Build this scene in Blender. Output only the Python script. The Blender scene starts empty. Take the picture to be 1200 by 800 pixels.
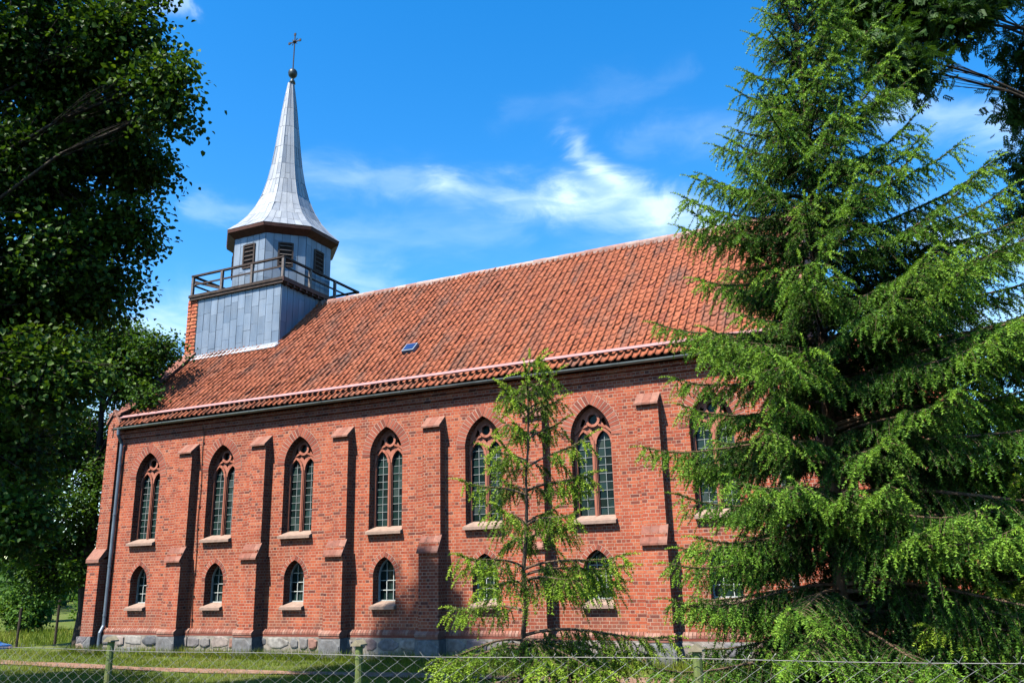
import bpy, bmesh, math, random
import numpy as np
from math import sin, cos, tan, pi, sqrt, atan2, radians
from mathutils import Vector, Matrix
random.seed(7)
sc = bpy.context.scene
col = sc.collection

# ------------------------------------------------------------------ camera
cam_d = bpy.data.cameras.new('camera')
cam = bpy.data.objects.new('camera', cam_d); col.objects.link(cam)
CR = Vector((0.905226, 0.424204, -0.024824)); CU = Vector((0.134372, -0.230342, 0.963788)); CW = Vector((-0.403124, 0.875782, 0.265513))
m = Matrix.Identity(4)
for i in range(3):
    m[i][0] = CR[i]; m[i][1] = CU[i]; m[i][2] = -CW[i]
m[0][3], m[1][3], m[2][3] = 20.345, -18.0727, 2.0283
cam.matrix_world = m
cam_d.sensor_width = 36.0; cam_d.lens = 968.0/1200*36; cam_d.clip_end = 3000; cam_d.clip_start = .05
sc.camera = cam

# ------------------------------------------------------------------ light
to_sun = Vector((-.40, -1.0, 1.55)).normalized()
sun_el = math.asin(to_sun.z); sun_rot = atan2(to_sun.x, to_sun.y)
sd = bpy.data.lights.new('sun', 'SUN'); sd.energy = 5.0; sd.angle = radians(.53); sd.color = (1, .945, .85)
sun = bpy.data.objects.new('sun', sd); col.objects.link(sun)
sun.rotation_euler = (-to_sun).to_track_quat('-Z', 'Y').to_euler(); sun.location = (0, -30, 50)
w = bpy.data.worlds.new('World'); sc.world = w; w.use_nodes = True
wt = w.node_tree; wt.nodes.clear()
def wn(t, **k):
    n = wt.nodes.new(t)
    for a, b in k.items(): setattr(n, a, b)
    return n
def wl(a, b): wt.links.new(a, b)
def wmath(op, a, b=None, c=None):
    n = wn('ShaderNodeMath', operation=op)
    for i, x in enumerate((a, b, c)):
        if x is None: continue
        if isinstance(x, (int, float)): n.inputs[i].default_value = x
        else: wl(x, n.inputs[i])
    return n.outputs[0]
wo = wn('ShaderNodeOutputWorld'); bg = wn('ShaderNodeBackground'); bg.inputs[1].default_value = .128
sky = wn('ShaderNodeTexSky', sky_type='NISHITA'); sky.sun_disc = False
sky.sun_elevation = sun_el; sky.sun_rotation = sun_rot; sky.air_density = 1.0; sky.dust_density = .25; sky.ozone_density = 2.2
hsv = wn('ShaderNodeHueSaturation'); hsv.inputs['Saturation'].default_value = 1.42; hsv.inputs['Value'].default_value = 1.0
wl(sky.outputs[0], hsv.inputs['Color'])
# thin cirrus: soft streaks laid along directions of the sky, broken up by stretched noise
tc = wn('ShaderNodeTexCoord'); sx = wn('ShaderNodeSeparateXYZ'); wl(tc.outputs['Generated'], sx.inputs[0])
az = wmath('ARCTAN2', sx.outputs[0], sx.outputs[1]); el = wmath('ARCSINE', sx.outputs[2])
cv = wn('ShaderNodeCombineXYZ'); wl(az, cv.inputs[0]); wl(el, cv.inputs[1])
mp = wn('ShaderNodeMapping'); mp.inputs['Scale'].default_value = (7, 15, 1); mp.inputs['Rotation'].default_value = (0, 0, .3); wl(cv.outputs[0], mp.inputs[0])
nz = wn('ShaderNodeTexNoise'); nz.inputs['Scale'].default_value = 1.0; nz.inputs['Detail'].default_value = 7; nz.inputs['Roughness'].default_value = .6; nz.inputs['Distortion'].default_value = .6; wl(mp.outputs[0], nz.inputs['Vector'])
ns = wn('ShaderNodeSeparateColor'); wl(nz.outputs['Color'], ns.inputs[0])
azd = wmath('ADD', az, wmath('MULTIPLY', wmath('SUBTRACT', ns.outputs[0], .5), .16))
eld = wmath('ADD', el, wmath('MULTIPLY', wmath('SUBTRACT', ns.outputs[1], .5), .075))
STREAKS = [((-.69, .458), (-.51, .451), .018, .32), ((-.53, .450), (-.36, .436), .019, .5), ((-.36, .436), (-.17, .378), .026, .72), ((-.72, .39), (-.42, .40), .02, .18), ((-.25, .50), (-.05, .47), .02, .15),
           ((-.338, .505), (-.30, .452), .014, .6), ((-.31, .462), (-.24, .41), .018, .5),
           ((-.42, .535), (-.21, .565), .016, .07), ((.05, .475), (.17, .425), .020, .5), ((.06, .345), (.18, .285), .022, .6),
           ((-.66, .36), (-.60, .335), .028, .45), ((-.86, .27), (-.74, .30), .03, .75), ((-.83, .415), (-.70, .40), .011, .25), ((-.93, .60), (-.86, .62), .012, .5),
           ((.0, .25), (.3, .22), .03, .6), ((-.5, .33), (-.3, .36), .02, .12), ((-1.3, .12), (-.75, .14), .05, 1.0)]
tot = None
for (a0, e0), (a1, e1), wd, st in STREAKS:
    dx, dy = a1-a0, e1-e0; L2 = dx*dx+dy*dy
    px = wmath('SUBTRACT', azd, a0); py = wmath('SUBTRACT', eld, e0)
    t = wmath('DIVIDE', wmath('ADD', wmath('MULTIPLY', px, dx), wmath('MULTIPLY', py, dy)), L2)
    t = wmath('MINIMUM', wmath('MAXIMUM', t, 0.0), 1.0)
    qx = wmath('SUBTRACT', px, wmath('MULTIPLY', t, dx)); qy = wmath('SUBTRACT', py, wmath('MULTIPLY', t, dy))
    d2 = wmath('ADD', wmath('MULTIPLY', qx, qx), wmath('MULTIPLY', qy, qy))
    g = wmath('MULTIPLY', wmath('EXPONENT', wmath('MULTIPLY', d2, -1.0/(wd*wd))), st)
    tot = g if tot is None else wmath('ADD', tot, g)
mp2 = wn('ShaderNodeMapping'); mp2.inputs['Scale'].default_value = (14, 48, 1); mp2.inputs['Rotation'].default_value = (0, 0, .35); wl(cv.outputs[0], mp2.inputs[0])
nz2 = wn('ShaderNodeTexNoise'); nz2.inputs['Scale'].default_value = 1; nz2.inputs['Detail'].default_value = 6; nz2.inputs['Distortion'].default_value = .9; wl(mp2.outputs[0], nz2.inputs['Vector'])
br = wn('ShaderNodeMapRange'); br.inputs[1].default_value = .3; br.inputs[2].default_value = .72; br.inputs[3].default_value = .5; br.inputs[4].default_value = 1.15; wl(nz2.outputs[0], br.inputs[0])
cm = wmath('MINIMUM', wmath('MULTIPLY', tot, wmath('MULTIPLY', br.outputs[0], .8)), .8)
mx = wn('ShaderNodeMixRGB'); mx.inputs[2].default_value = (3.6, 4.5, 5.0, 1); wl(cm, mx.inputs[0]); wl(hsv.outputs[0], mx.inputs[1])
wl(mx.outputs[0], bg.inputs[0]); wl(bg.outputs[0], wo.inputs[0])

sc.view_settings.view_transform = 'Standard'; sc.view_settings.look = 'None'; sc.view_settings.gamma = 1
sc.view_settings.exposure = 1.25
try: sc.view_settings.use_curve_mapping = False
except Exception: pass
sc.render.engine = 'CYCLES'
sc.cycles.max_bounces = 5; sc.cycles.diffuse_bounces = 0; sc.cycles.transparent_max_bounces = 4

# ------------------------------------------------------------------ materials
class Mat:
    def __init__(s, name, rough=.8, spec=.3, metal=0.0):
        s.m = bpy.data.materials.new(name); s.m.use_nodes = True
        s.t = s.m.node_tree; s.b = s.t.nodes['Principled BSDF']; s.out = s.t.nodes['Material Output']
        s.b.inputs['Roughness'].default_value = rough; s.b.inputs['Specular IOR Level'].default_value = spec; s.b.inputs['Metallic'].default_value = metal
    def n(s, t, **k):
        n = s.t.nodes.new(t)
        for a, b in k.items(): setattr(n, a, b)
        return n
    def l(s, a, b): s.t.links.new(a, b)
    def set(s, inp, x):
        if hasattr(x, 'is_linked') or isinstance(x, bpy.types.NodeSocket): s.l(x, inp)
        else: inp.default_value = x
    def math(s, op, a, b=None):
        n = s.n('ShaderNodeMath', operation=op); s.set(n.inputs[0], a)
        if b is not None: s.set(n.inputs[1], b)
        return n.outputs[0]
    def pos(s):
        return s.n('ShaderNodeNewGeometry').outputs['Position']
    def mapped(s, vec, scale=(1, 1, 1), rot=(0, 0, 0), loc=(0, 0, 0)):
        n = s.n('ShaderNodeMapping'); n.inputs['Scale'].default_value = scale; n.inputs['Rotation'].default_value = rot; n.inputs['Location'].default_value = loc
        s.l(vec, n.inputs[0]); return n.outputs[0]
    def noise(s, vec, scale, detail=4, rough=.55, dist=0):
        n = s.n('ShaderNodeTexNoise'); n.inputs['Scale'].default_value = scale; n.inputs['Detail'].default_value = detail
        n.inputs['Roughness'].default_value = rough; n.inputs['Distortion'].default_value = dist
        s.l(vec, n.inputs['Vector']); return n.outputs['Fac']
    def ramp(s, fac, stops, interp='LINEAR'):
        n = s.n('ShaderNodeValToRGB'); cr = n.color_ramp; cr.interpolation = interp
        while len(cr.elements) < len(stops): cr.elements.new(.5)
        for e, (p, c) in zip(cr.elements, stops):
            e.position = p; e.color = (*c, 1) if not isinstance(c, float) else (c, c, c, 1)
        s.l(fac, n.inputs[0]); return n.outputs[0]
    def mix(s, f, a, b, mode='MIX'):
        n = s.n('ShaderNodeMixRGB', blend_type=mode)
        for i, x in enumerate((f, a, b)):
            if isinstance(x, tuple): n.inputs[i].default_value = (*x, 1)
            elif isinstance(x, (int, float)): n.inputs[i].default_value = x
            else: s.l(x, n.inputs[i])
        return n.outputs[0]
    def attr(s, name='rnd'):
        return s.n('ShaderNodeAttribute', attribute_name=name).outputs['Fac']
    def color(s, x):
        if isinstance(x, tuple): s.b.inputs['Base Color'].default_value = (*x, 1)
        else: s.l(x, s.b.inputs['Base Color'])
    def bump(s, h, strength=.3, dist=.02):
        n = s.n('ShaderNodeBump'); n.inputs['Strength'].default_value = strength; n.inputs['Distance'].default_value = dist
        s.l(h, n.inputs['Height']); s.l(n.outputs[0], s.b.inputs['Normal'])

def simple(name, c, rough=.7, spec=.3, metal=0., var=.25, scale=3.0, bump=0.):
    M = Mat(name, rough, spec, metal); p = M.pos()
    n = M.noise(p, scale, 5)
    lo = tuple(x*(1-var) for x in c); hi = tuple(min(1, x*(1+var)) for x in c)
    M.color(M.ramp(n, [(.3, lo), (.7, hi)]))
    if bump: M.bump(M.noise(p, scale*8, 4), bump, .01)
    return M.m

def brick_mat():
    M = Mat('brick_masonry', .85, .2); p = M.pos()
    s = M.n('ShaderNodeSeparateXYZ'); M.l(p, s.inputs[0])
    u = M.math('ADD', s.outputs[0], s.outputs[1])
    c = M.n('ShaderNodeCombineXYZ'); M.l(u, c.inputs[0]); M.l(s.outputs[2], c.inputs[1])
    warp = M.noise(p, 3.0, 2)
    br = M.n('ShaderNodeTexBrick', offset=.5, squash=.5, squash_frequency=2)
    br.inputs['Scale'].default_value = 1; br.inputs['Brick Width'].default_value = .215; br.inputs['Row Height'].default_value = .0745
    br.inputs['Mortar Size'].default_value = .0068; br.inputs['Mortar Smooth'].default_value = .2; br.inputs['Bias'].default_value = 0
    br.inputs['Color1'].default_value = (0, 0, 0, 1); br.inputs['Color2'].default_value = (1, 1, 1, 1); br.inputs['Mortar'].default_value = (.5, .5, .5, 1)
    M.l(c.outputs[0], br.inputs['Vector'])
    bc = M.ramp(br.outputs['Color'], [(0, (.11, .036, .027)), (.07, (.19, .046, .028)), (.18, (.275, .055, .027)), (.6, (.335, .074, .034)), (.85, (.375, .094, .043)), (1, (.39, .12, .06))])
    big = M.noise(p, .55, 5, .6)
    bc = M.mix(1, bc, M.ramp(big, [(.28, .62), (.5, 1.0), (.72, 1.15)]), 'MULTIPLY')
    fine = M.noise(p, 38, 3)
    bc = M.mix(.5, bc, M.ramp(fine, [(.3, .6), (.7, 1.25)]), 'MULTIPLY')
    # streaky weathering, soot run-off
    st = M.noise(M.mapped(p, (2.2, 2.2, .25)), 1.6, 4)
    bc = M.mix(M.ramp(st, [(.5, 0.), (.75, .6)]), bc, (.13, .045, .034))
    # run-off stains below the sills and damp above the plinth
    wx = M.math('ABSOLUTE', M.math('SUBTRACT', M.math('MODULO', M.math('ADD', s.outputs[0], 15.45), 2.8), 1.4))
    inx = M.ramp(wx, [(.45, 1.), (.62, 0.)])
    def band(lo, hi):
        n = M.n('ShaderNodeMapRange'); n.inputs[1].default_value = lo; n.inputs[2].default_value = hi; M.l(s.outputs[2], n.inputs[0]); return n.outputs[0]
    zb = M.math('MAXIMUM', M.math('MULTIPLY', band(2.25, 2.9), M.math('LESS_THAN', s.outputs[2], 2.97)), M.math('MULTIPLY', band(.7, 1.1), M.math('LESS_THAN', s.outputs[2], 1.16)))
    drip = M.ramp(M.noise(M.mapped(p, (9, 9, .7)), 1, 3), [(.42, 0.), (.62, .75)])
    bc = M.mix(M.math('MULTIPLY', M.math('MULTIPLY', inx, zb), drip), bc, (.10, .038, .028))
    damp = M.math('MULTIPLY', band(1.25, .6), M.ramp(M.noise(p, 1.3, 5, .65), [(.4, 0.), (.65, .7)]))
    bc = M.mix(damp, bc, (.14, .075, .055))
    mc = M.ramp(M.noise(p, 5, 4), [(.3, (.25, .14, .095)), (.7, (.41, .27, .195))])
    M.color(M.mix(br.outputs['Fac'], bc, mc))
    h = M.math('SUBTRACT', M.math('MULTIPLY', fine, .25), br.outputs['Fac'])
    M.bump(h, .5, .012)
    return M.m

def rnd_mat(name, stops, rough=.8, spec=.25, metal=0., noise_scale=6, amt=.5, bump=.2, stain=None):
    M = Mat(name, rough, spec, metal); p = M.pos()
    c = M.ramp(M.attr(), stops)
    n = M.noise(p, noise_scale, 5)
    c = M.mix(amt, c, M.ramp(n, [(.3, .6), (.7, 1.25)]), 'MULTIPLY')
    if stain:
        sc_, lo, hi, colr, am = stain
        s = M.noise(M.mapped(p, sc_), 1, 5, .65)
        c = M.mix(M.ramp(s, [(lo, 0.), (hi, am)]), c, colr)
    M.color(c)
    if bump: M.bump(n, bump, .01)
    return M.m

def stone_mat():
    M = Mat('fieldstone_plinth', .85, .25); p = M.pos()
    s = M.n('ShaderNodeSeparateXYZ'); M.l(p, s.inputs[0])
    c = M.n('ShaderNodeCombineXYZ'); M.l(M.math('ADD', s.outputs[0], s.outputs[1]), c.inputs[0]); M.l(s.outputs[2], c.inputs[1])
    wv = M.n('ShaderNodeVectorMath', operation='ADD'); M.l(c.outputs[0], wv.inputs[0])
    nn = M.n('ShaderNodeTexNoise'); nn.inputs['Scale'].default_value = 2.5; M.l(p, nn.inputs['Vector'])
    sc_ = M.n('ShaderNodeVectorMath', operation='SCALE'); sc_.inputs['Scale'].default_value = .22; M.l(nn.outputs['Color'], sc_.inputs[0]); M.l(sc_.outputs[0], wv.inputs[1])
    v1 = M.n('ShaderNodeTexVoronoi', voronoi_dimensions='2D', feature='F1'); v1.inputs['Scale'].default_value = 2.7
    v2 = M.n('ShaderNodeTexVoronoi', voronoi_dimensions='2D', feature='DISTANCE_TO_EDGE'); v2.inputs['Scale'].default_value = 2.7
    M.l(wv.outputs[0], v1.inputs['Vector']); M.l(wv.outputs[0], v2.inputs['Vector'])
    sep = M.n('ShaderNodeSeparateColor'); M.l(v1.outputs['Color'], sep.inputs[0])
    cc = M.ramp(sep.outputs[0], [(0, (.085, .09, .10)), (.3, (.17, .165, .16)), (.5, (.22, .15, .12)), (.68, (.13, .135, .15)), (.85, (.24, .12, .085)), (1, (.25, .235, .21))])
    cc = M.mix(.7, cc, M.ramp(M.noise(p, 14, 6, .7), [(.3, .4), (.7, 1.4)]), 'MULTIPLY')
    cc = M.mix(M.ramp(M.noise(p, 1.7, 4), [(.5, 0.), (.68, .5)]), cc, (.08, .062, .052))
    e = M.ramp(v2.outputs['Distance'], [(.008, .85), (.035, 0.)])
    M.color(M.mix(e, cc, M.ramp(M.noise(p, 6, 4), [(.35, (.13, .115, .10)), (.65, (.29, .26, .225))])))
    M.bump(M.mix(.25, M.ramp(v2.outputs['Distance'], [(0., 0.), (.10, 1.)]), M.noise(p, 12, 6)), .55, .04)
    return M.m

def leaf_mat(name, stops, trans=.35, rough=.5):
    M = Mat(name, rough+.08, .18)
    c = M.ramp(M.attr(), stops)
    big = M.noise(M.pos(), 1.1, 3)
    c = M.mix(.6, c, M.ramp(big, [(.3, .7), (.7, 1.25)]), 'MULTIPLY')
    M.color(c)
    tr = M.n('ShaderNodeBsdfTranslucent'); M.l(M.mix(1, c, (1.25, 1.2, .55), 'MULTIPLY'), tr.inputs[0])
    mxs = M.n('ShaderNodeMixShader'); mxs.inputs[0].default_value = trans
    M.l(M.b.outputs[0], mxs.inputs[1]); M.l(tr.outputs[0], mxs.inputs[2]); M.l(mxs.outputs[0], M.out.inputs[0])
    return M.m

def bark_mat(name, a, b):
    M = Mat(name, .9, .15); p = M.pos()
    n = M.noise(M.mapped(p, (14, 14, 2.5)), 1, 5, .6)
    M.color(M.ramp(n, [(.3, a), (.7, b)])); M.bump(n, .8, .03)
    return M.m

def ground_mat():
    M = Mat('meadow_ground', .95, .1); p = M.pos()
    n = M.noise(p, .7, 5); n2 = M.noise(p, 9, 6, .7)
    c = M.ramp(n2, [(.25, (.04, .065, .013)), (.5, (.09, .125, .02)), (.75, (.18, .17, .05))])
    c = M.mix(M.ramp(n, [(.5, 0.), (.7, .6)]), c, (.20, .16, .07))
    c = M.mix(M.ramp(M.noise(p, 30, 3), [(.35, .5), (.6, 0.)]), c, (.03, .05, .01))
    M.color(c); M.bump(n2, .7, .05)
    return M.m

def path_mat():
    M = Mat('dirt_path', .95, .1); p = M.pos()
    n = M.noise(p, 6, 6, .7)
    M.color(M.ramp(n, [(.25, (.11, .05, .033)), (.5, (.22, .125, .085)), (.75, (.31, .22, .16))])); M.bump(n, .5, .02)
    return M.m

def metal_mat(name, lo, hi, rough, metal):
    M = Mat(name, rough, .5, metal); p = M.pos()
    c = M.ramp(M.attr(), [(0, lo), (1, hi)])
    c = M.mix(.6, c, M.ramp(M.noise(M.mapped(p, (3, 3, .6)), 1.5, 5), [(.3, .7), (.7, 1.2)]), 'MULTIPLY')
    M.color(c); M.bump(M.noise(p, 4, 3), .12, .02)
    M.l(M.ramp(M.noise(p, 2, 4), [(.3, max(.05, rough-.12)), (.7, min(1, rough+.12))]), M.b.inputs['Roughness'])
    return M.m

def glass_mat():
    M = Mat('leaded_dark_glass', .16, .13); p = M.pos()
    c = M.ramp(M.attr(), [(0, (.004, .008, .008)), (.5, (.008, .022, .020)), (.85, (.018, .036, .032)), (1, (.045, .06, .055))])
    M.color(c); M.bump(M.noise(p, 2.5, 2), .15, .03)
    return M.m

MATS = {}
MATS['brick'] = brick_mat()
MATS['arch_brick'] = rnd_mat('arch_voussoir_brick', [(0, (.16, .045, .03)), (.4, (.27, .066, .038)), (1, (.32, .10, .06))], noise_scale=20, amt=.5)
MATS['arch_mortar'] = simple('arch_mortar', (.36, .26, .20), .9, .1)
MATS['trac'] = rnd_mat('moulded_brick_tracery', [(0, (.28, .088, .052)), (1, (.38, .15, .10))], noise_scale=9, amt=.4)
MATS['cap'] = rnd_mat('weathered_brick_coping', [(0, (.19, .068, .045)), (.5, (.235, .10, .07)), (1, (.27, .155, .115))], noise_scale=10, amt=.7, stain=((9, 9, 9), .55, .75, (.17, .13, .11), .6))
MATS['sill'] = rnd_mat('pale_render_sill', [(0, (.23, .145, .11)), (1, (.31, .225, .175))], noise_scale=9, amt=.6, stain=((8, 8, 8), .55, .75, (.25, .17, .13), .55))
MATS['stone'] = stone_mat()
MATS['tile'] = rnd_mat('clay_pantile', [(0, (.10, .045, .033)), (.15, (.22, .06, .032)), (.5, (.305, .084, .036)), (.85, (.345, .11, .054)), (1, (.35, .15, .09))], rough=.75, noise_scale=9, amt=.5, stain=((1.6, .55, .55), .48, .70, (.105, .066, .05), .75))
MATS['tile_hang'] = rnd_mat('hung_clay_tile', [(0, (.28, .062, .026)), (1, (.38, .12, .05))], rough=.75, noise_scale=9, amt=.5)
MATS['ridge'] = rnd_mat('ridge_tile_with_mortar', [(0, (.22, .10, .075)), (1, (.36, .26, .22))], noise_scale=7, amt=.6)
MATS['dark'] = simple('roof_boarding', (.03, .02, .017), .95, .1)  # roof boards, also the painted shade of the pier cross and louvre openings
MATS['pinkrail'] = simple('faded_pink_paint', (.32, .165, .155), .6, .3, 0, .15, 4)
MATS['zinc'] = simple('zinc_gutter', (.22, .235, .25), .42, .5, .6, .25, 3)
MATS['pipe'] = simple('painted_steel_pipe', (.12, .15, .19), .4, .5, .3, .3, 3)
MATS['clad'] = metal_mat('blue_grey_zinc_sheet', (.115, .155, .205), (.18, .225, .28), .55, .12)
MATS['spire'] = metal_mat('pale_zinc_spire_sheet', (.19, .212, .24), (.29, .308, .325), .55, .12)
MATS['seam'] = simple('dark_sheet_seam', (.07, .085, .11), .6, .3, .3)
MATS['flash'] = simple('pale_lead_flashing', (.40, .42, .44), .5, .4, .2, .2)
MATS['wood'] = simple('weathered_dark_timber', (.05, .036, .03), .85, .2, 0, .4, 8, .3)
MATS['wood_grey'] = simple('grey_weathered_timber', (.13, .11, .10), .85, .2, 0, .4, 8, .3)
MATS['soffit'] = simple('brown_painted_boards', (.075, .028, .018), .7, .3, 0, .3, 6)
MATS['copper'] = simple('dark_patinated_copper', (.035, .045, .045), .45, .5, .6)
MATS['iron'] = simple('black_wrought_iron', (.02, .018, .018), .6, .4, .5)
MATS['glass'] = glass_mat()
MATS['lead'] = simple('pale_glazing_lead', (.22, .24, .235), .6, .3, 0, .2)
MATS['white'] = simple('flaking_white_frame_paint', (.40, .42, .40), .55, .35, 0, .2)
MATS['blue_glass'] = simple('blue_skylight_glass', (.015, .03, .10), .1, .7)
MATS['ground'] = ground_mat()
MATS['path'] = path_mat()
MATS['grass'] = leaf_mat('grass_blades', [(0, (.045, .085, .006)), (.6, (.14, .19, .012)), (1, (.27, .25, .05))], .3, .7)
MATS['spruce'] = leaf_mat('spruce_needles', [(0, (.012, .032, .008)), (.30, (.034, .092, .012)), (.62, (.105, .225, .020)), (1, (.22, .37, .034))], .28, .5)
MATS['spruce_young'] = leaf_mat('young_spruce_needles', [(0, (.03, .06, .010)), (.30, (.095, .175, .016)), (.65, (.21, .33, .022)), (1, (.31, .42, .04))], .3, .5)
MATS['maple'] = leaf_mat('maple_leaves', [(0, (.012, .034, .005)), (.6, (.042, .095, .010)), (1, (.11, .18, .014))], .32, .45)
MATS['linden'] = leaf_mat('linden_leaves', [(0, (.014, .042, .006)), (.6, (.048, .115, .012)), (1, (.12, .20, .02))], .35, .45)
MATS['ash'] = leaf_mat('ash_leaves', [(0, (.014, .04, .008)), (.6, (.034, .085, .012)), (1, (.075, .14, .018))], .32, .45)
MATS['bush'] = leaf_mat('sunny_bush_leaves', [(0, (.03, .08, .012)), (.6, (.08, .17, .02)), (1, (.16, .26, .04))], .35, .5)
MATS['bark'] = bark_mat('dark_bark', (.018, .014, .010), (.07, .055, .042))
MATS['spruce_bark'] = bark_mat('spruce_bark', (.06, .035, .022), (.17, .115, .075))
MATS['wire'] = simple('galvanised_wire', (.17, .165, .15), .5, .5, .4, .3, 2)
MATS['rusty_wire'] = MATS['wire']
MATS['post'] = rnd_mat('moss_stained_green_post', [(0, (.085, .115, .03)), (1, (.14, .17, .05))], noise_scale=14, amt=.8, stain=((22, 22, 9), .5, .7, (.16, .15, .05), .8))
MATS['post_cap'] = simple('pale_rusty_post_cap', (.19, .16, .10), .85, .2, 0, .35, 20)
MATS['fieldstone'] = rnd_mat('fieldstone', [(0, (.075, .08, .09)), (.25, (.17, .165, .16)), (.45, (.25, .20, .17)), (.62, (.12, .125, .14)), (.8, (.26, .13, .095)), (1, (.27, .255, .23))], rough=.85, noise_scale=9, amt=.85, bump=.5, stain=((2.2, 2.2, 2.2), .5, .7, (.075, .06, .05), .6))
MATS['plinth_mortar'] = simple('plinth_mortar', (.22, .195, .165), .95, .1, 0, .45, 5, .4)
MATS['mossrock'] = rnd_mat('dark_mossy_rock', [(0, (.035, .04, .03)), (1, (.085, .08, .065))], noise_scale=7, amt=.8, bump=.6)
MATS['carpaint'] = simple('blue_car_paint', (.01, .03, .14), .25, .6, .2, .05)
MATS['rubber'] = simple('black_rubber', (.015, .015, .016), .85, .2)
MATS['carglass'] = simple('tinted_car_glass', (.02, .025, .03), .08, .6)
MATS['lamp'] = simple('clear_lamp_plastic', (.6, .6, .58), .2, .5)
MATS['alloy'] = simple('silver_alloy', (.5, .5, .5), .35, .5, .7)

# ------------------------------------------------------------------ mesh helpers
class MB:
    def __init__(s): s.v = []; s.f = []; s.r = []; s.mi = []
    def face(s, pts, r=.5, mi=0):
        b = len(s.v); s.v += [tuple(p) for p in pts]; s.f.append(tuple(range(b, b+len(pts)))); s.r += [r]*len(pts); s.mi.append(mi)
    def box(s, x0, y0, z0, x1, y1, z1, r=.5, mi=0):
        b = len(s.v)
        s.v += [(x0, y0, z0), (x1, y0, z0), (x1, y1, z0), (x0, y1, z0), (x0, y0, z1), (x1, y0, z1), (x1, y1, z1), (x0, y1, z1)]
        for f in ((3, 2, 1, 0), (4, 5, 6, 7), (0, 1, 5, 4), (1, 2, 6, 5), (2, 3, 7, 6), (3, 0, 4, 7)):
            s.f.append(tuple(b+i for i in f)); s.mi.append(mi)
        s.r += [r]*8
    def prism(s, prof, axis, a0, a1, r=.5, mi=0):
        """profile (closed polygon) swept along an axis; axis x: prof=(y,z), y: (x,z), z: (x,y)"""
        def P(p, a):
            return (a, p[0], p[1]) if axis == 'x' else (p[0], a, p[1]) if axis == 'y' else (p[0], p[1], a)
        b = len(s.v); n = len(prof)
        s.v += [P(p, a0) for p in prof]+[P(p, a1) for p in prof]; s.r += [r]*(2*n)
        s.f.append(tuple(b+i for i in range(n))); s.f.append(tuple(b+n+i for i in reversed(range(n)))); s.mi += [mi, mi]
        for i in range(n):
            j = (i+1) % n; s.f.append((b+i, b+n+i, b+n+j, b+j)); s.mi.append(mi)
    def tube(s, pts, rad, sides=6, r=.5, cap=True, mi=0):
        pts = [Vector(p) for p in pts]; n = len(pts)
        rads = rad if isinstance(rad, (list, tuple)) else [rad]*n
        b = len(s.v)
        for i, p in enumerate(pts):
            d = (pts[min(i+1, n-1)]-pts[max(i-1, 0)])
            d = d.normalized() if d.length > 1e-9 else Vector((0, 0, 1))
            a = Vector((0, 0, 1)) if abs(d.z) < .9 else Vector((1, 0, 0))
            u = d.cross(a).normalized(); v = d.cross(u)
            for k in range(sides):
                q = p+(u*cos(2*pi*k/sides)+v*sin(2*pi*k/sides))*rads[i]; s.v.append(tuple(q)); s.r.append(r)
        for i in range(n-1):
            for k in range(sides):
                k2 = (k+1) % sides; s.f.append((b+i*sides+k, b+i*sides+k2, b+(i+1)*sides+k2, b+(i+1)*sides+k)); s.mi.append(mi)
        if cap:
            s.f.append(tuple(b+k for k in reversed(range(sides)))); s.f.append(tuple(b+(n-1)*sides+k for k in range(sides))); s.mi += [mi, mi]
    def bar(s, p, q, w, h, r=.5, up=(0, 0, 1), mi=0):
        p = Vector(p); q = Vector(q); d = (q-p).normalized(); up = Vector(up)
        a = d.cross(up).normalized()*w/2; c = a.cross(d).normalized()*h/2
        b = len(s.v)
        for e in (p, q):
            for i, j in ((-1, -1), (1, -1), (1, 1), (-1, 1)): s.v.append(tuple(e+a*i+c*j)); s.r.append(r)
        for f in ((0, 1, 2, 3), (7, 6, 5, 4), (0, 4, 5, 1), (1, 5, 6, 2), (2, 6, 7, 3), (3, 7, 4, 0)): s.f.append(tuple(b+i for i in f)); s.mi.append(mi)
    def lathe(s, prof, cx, cy, n=16, r=.5, mi=0):
        b = len(s.v)
        for (rr, z) in prof:
            for k in range(n): s.v.append((cx+rr*cos(2*pi*k/n), cy+rr*sin(2*pi*k/n), z)); s.r.append(r)
        for i in range(len(prof)-1):
            for k in range(n):
                k2 = (k+1) % n; s.f.append((b+i*n+k, b+i*n+k2, b+(i+1)*n+k2, b+(i+1)*n+k)); s.mi.append(mi)
    def build(s, name, mat, parent=None, smooth=False, fixn=True):
        me = bpy.data.meshes.new(name); me.from_pydata(s.v, [], s.f)
        for mm in (mat if isinstance(mat, (list, tuple)) else [mat]): me.materials.append(MATS[mm] if isinstance(mm, str) else mm)
        if any(s.mi): me.polygons.foreach_set('material_index', s.mi)
        a = me.attributes.new('rnd', 'FLOAT', 'POINT'); a.data.foreach_set('value', np.array(s.r, dtype=np.float32))
        if fixn:
            bm = bmesh.new(); bm.from_mesh(me); bmesh.ops.recalc_face_normals(bm, faces=bm.faces); bm.to_mesh(me); bm.free()
        if smooth: me.polygons.foreach_set('use_smooth', [True]*len(me.polygons))
        me.update()
        o = bpy.data.objects.new(name, me); col.objects.link(o)
        if parent: o.parent = parent
        return o
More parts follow.
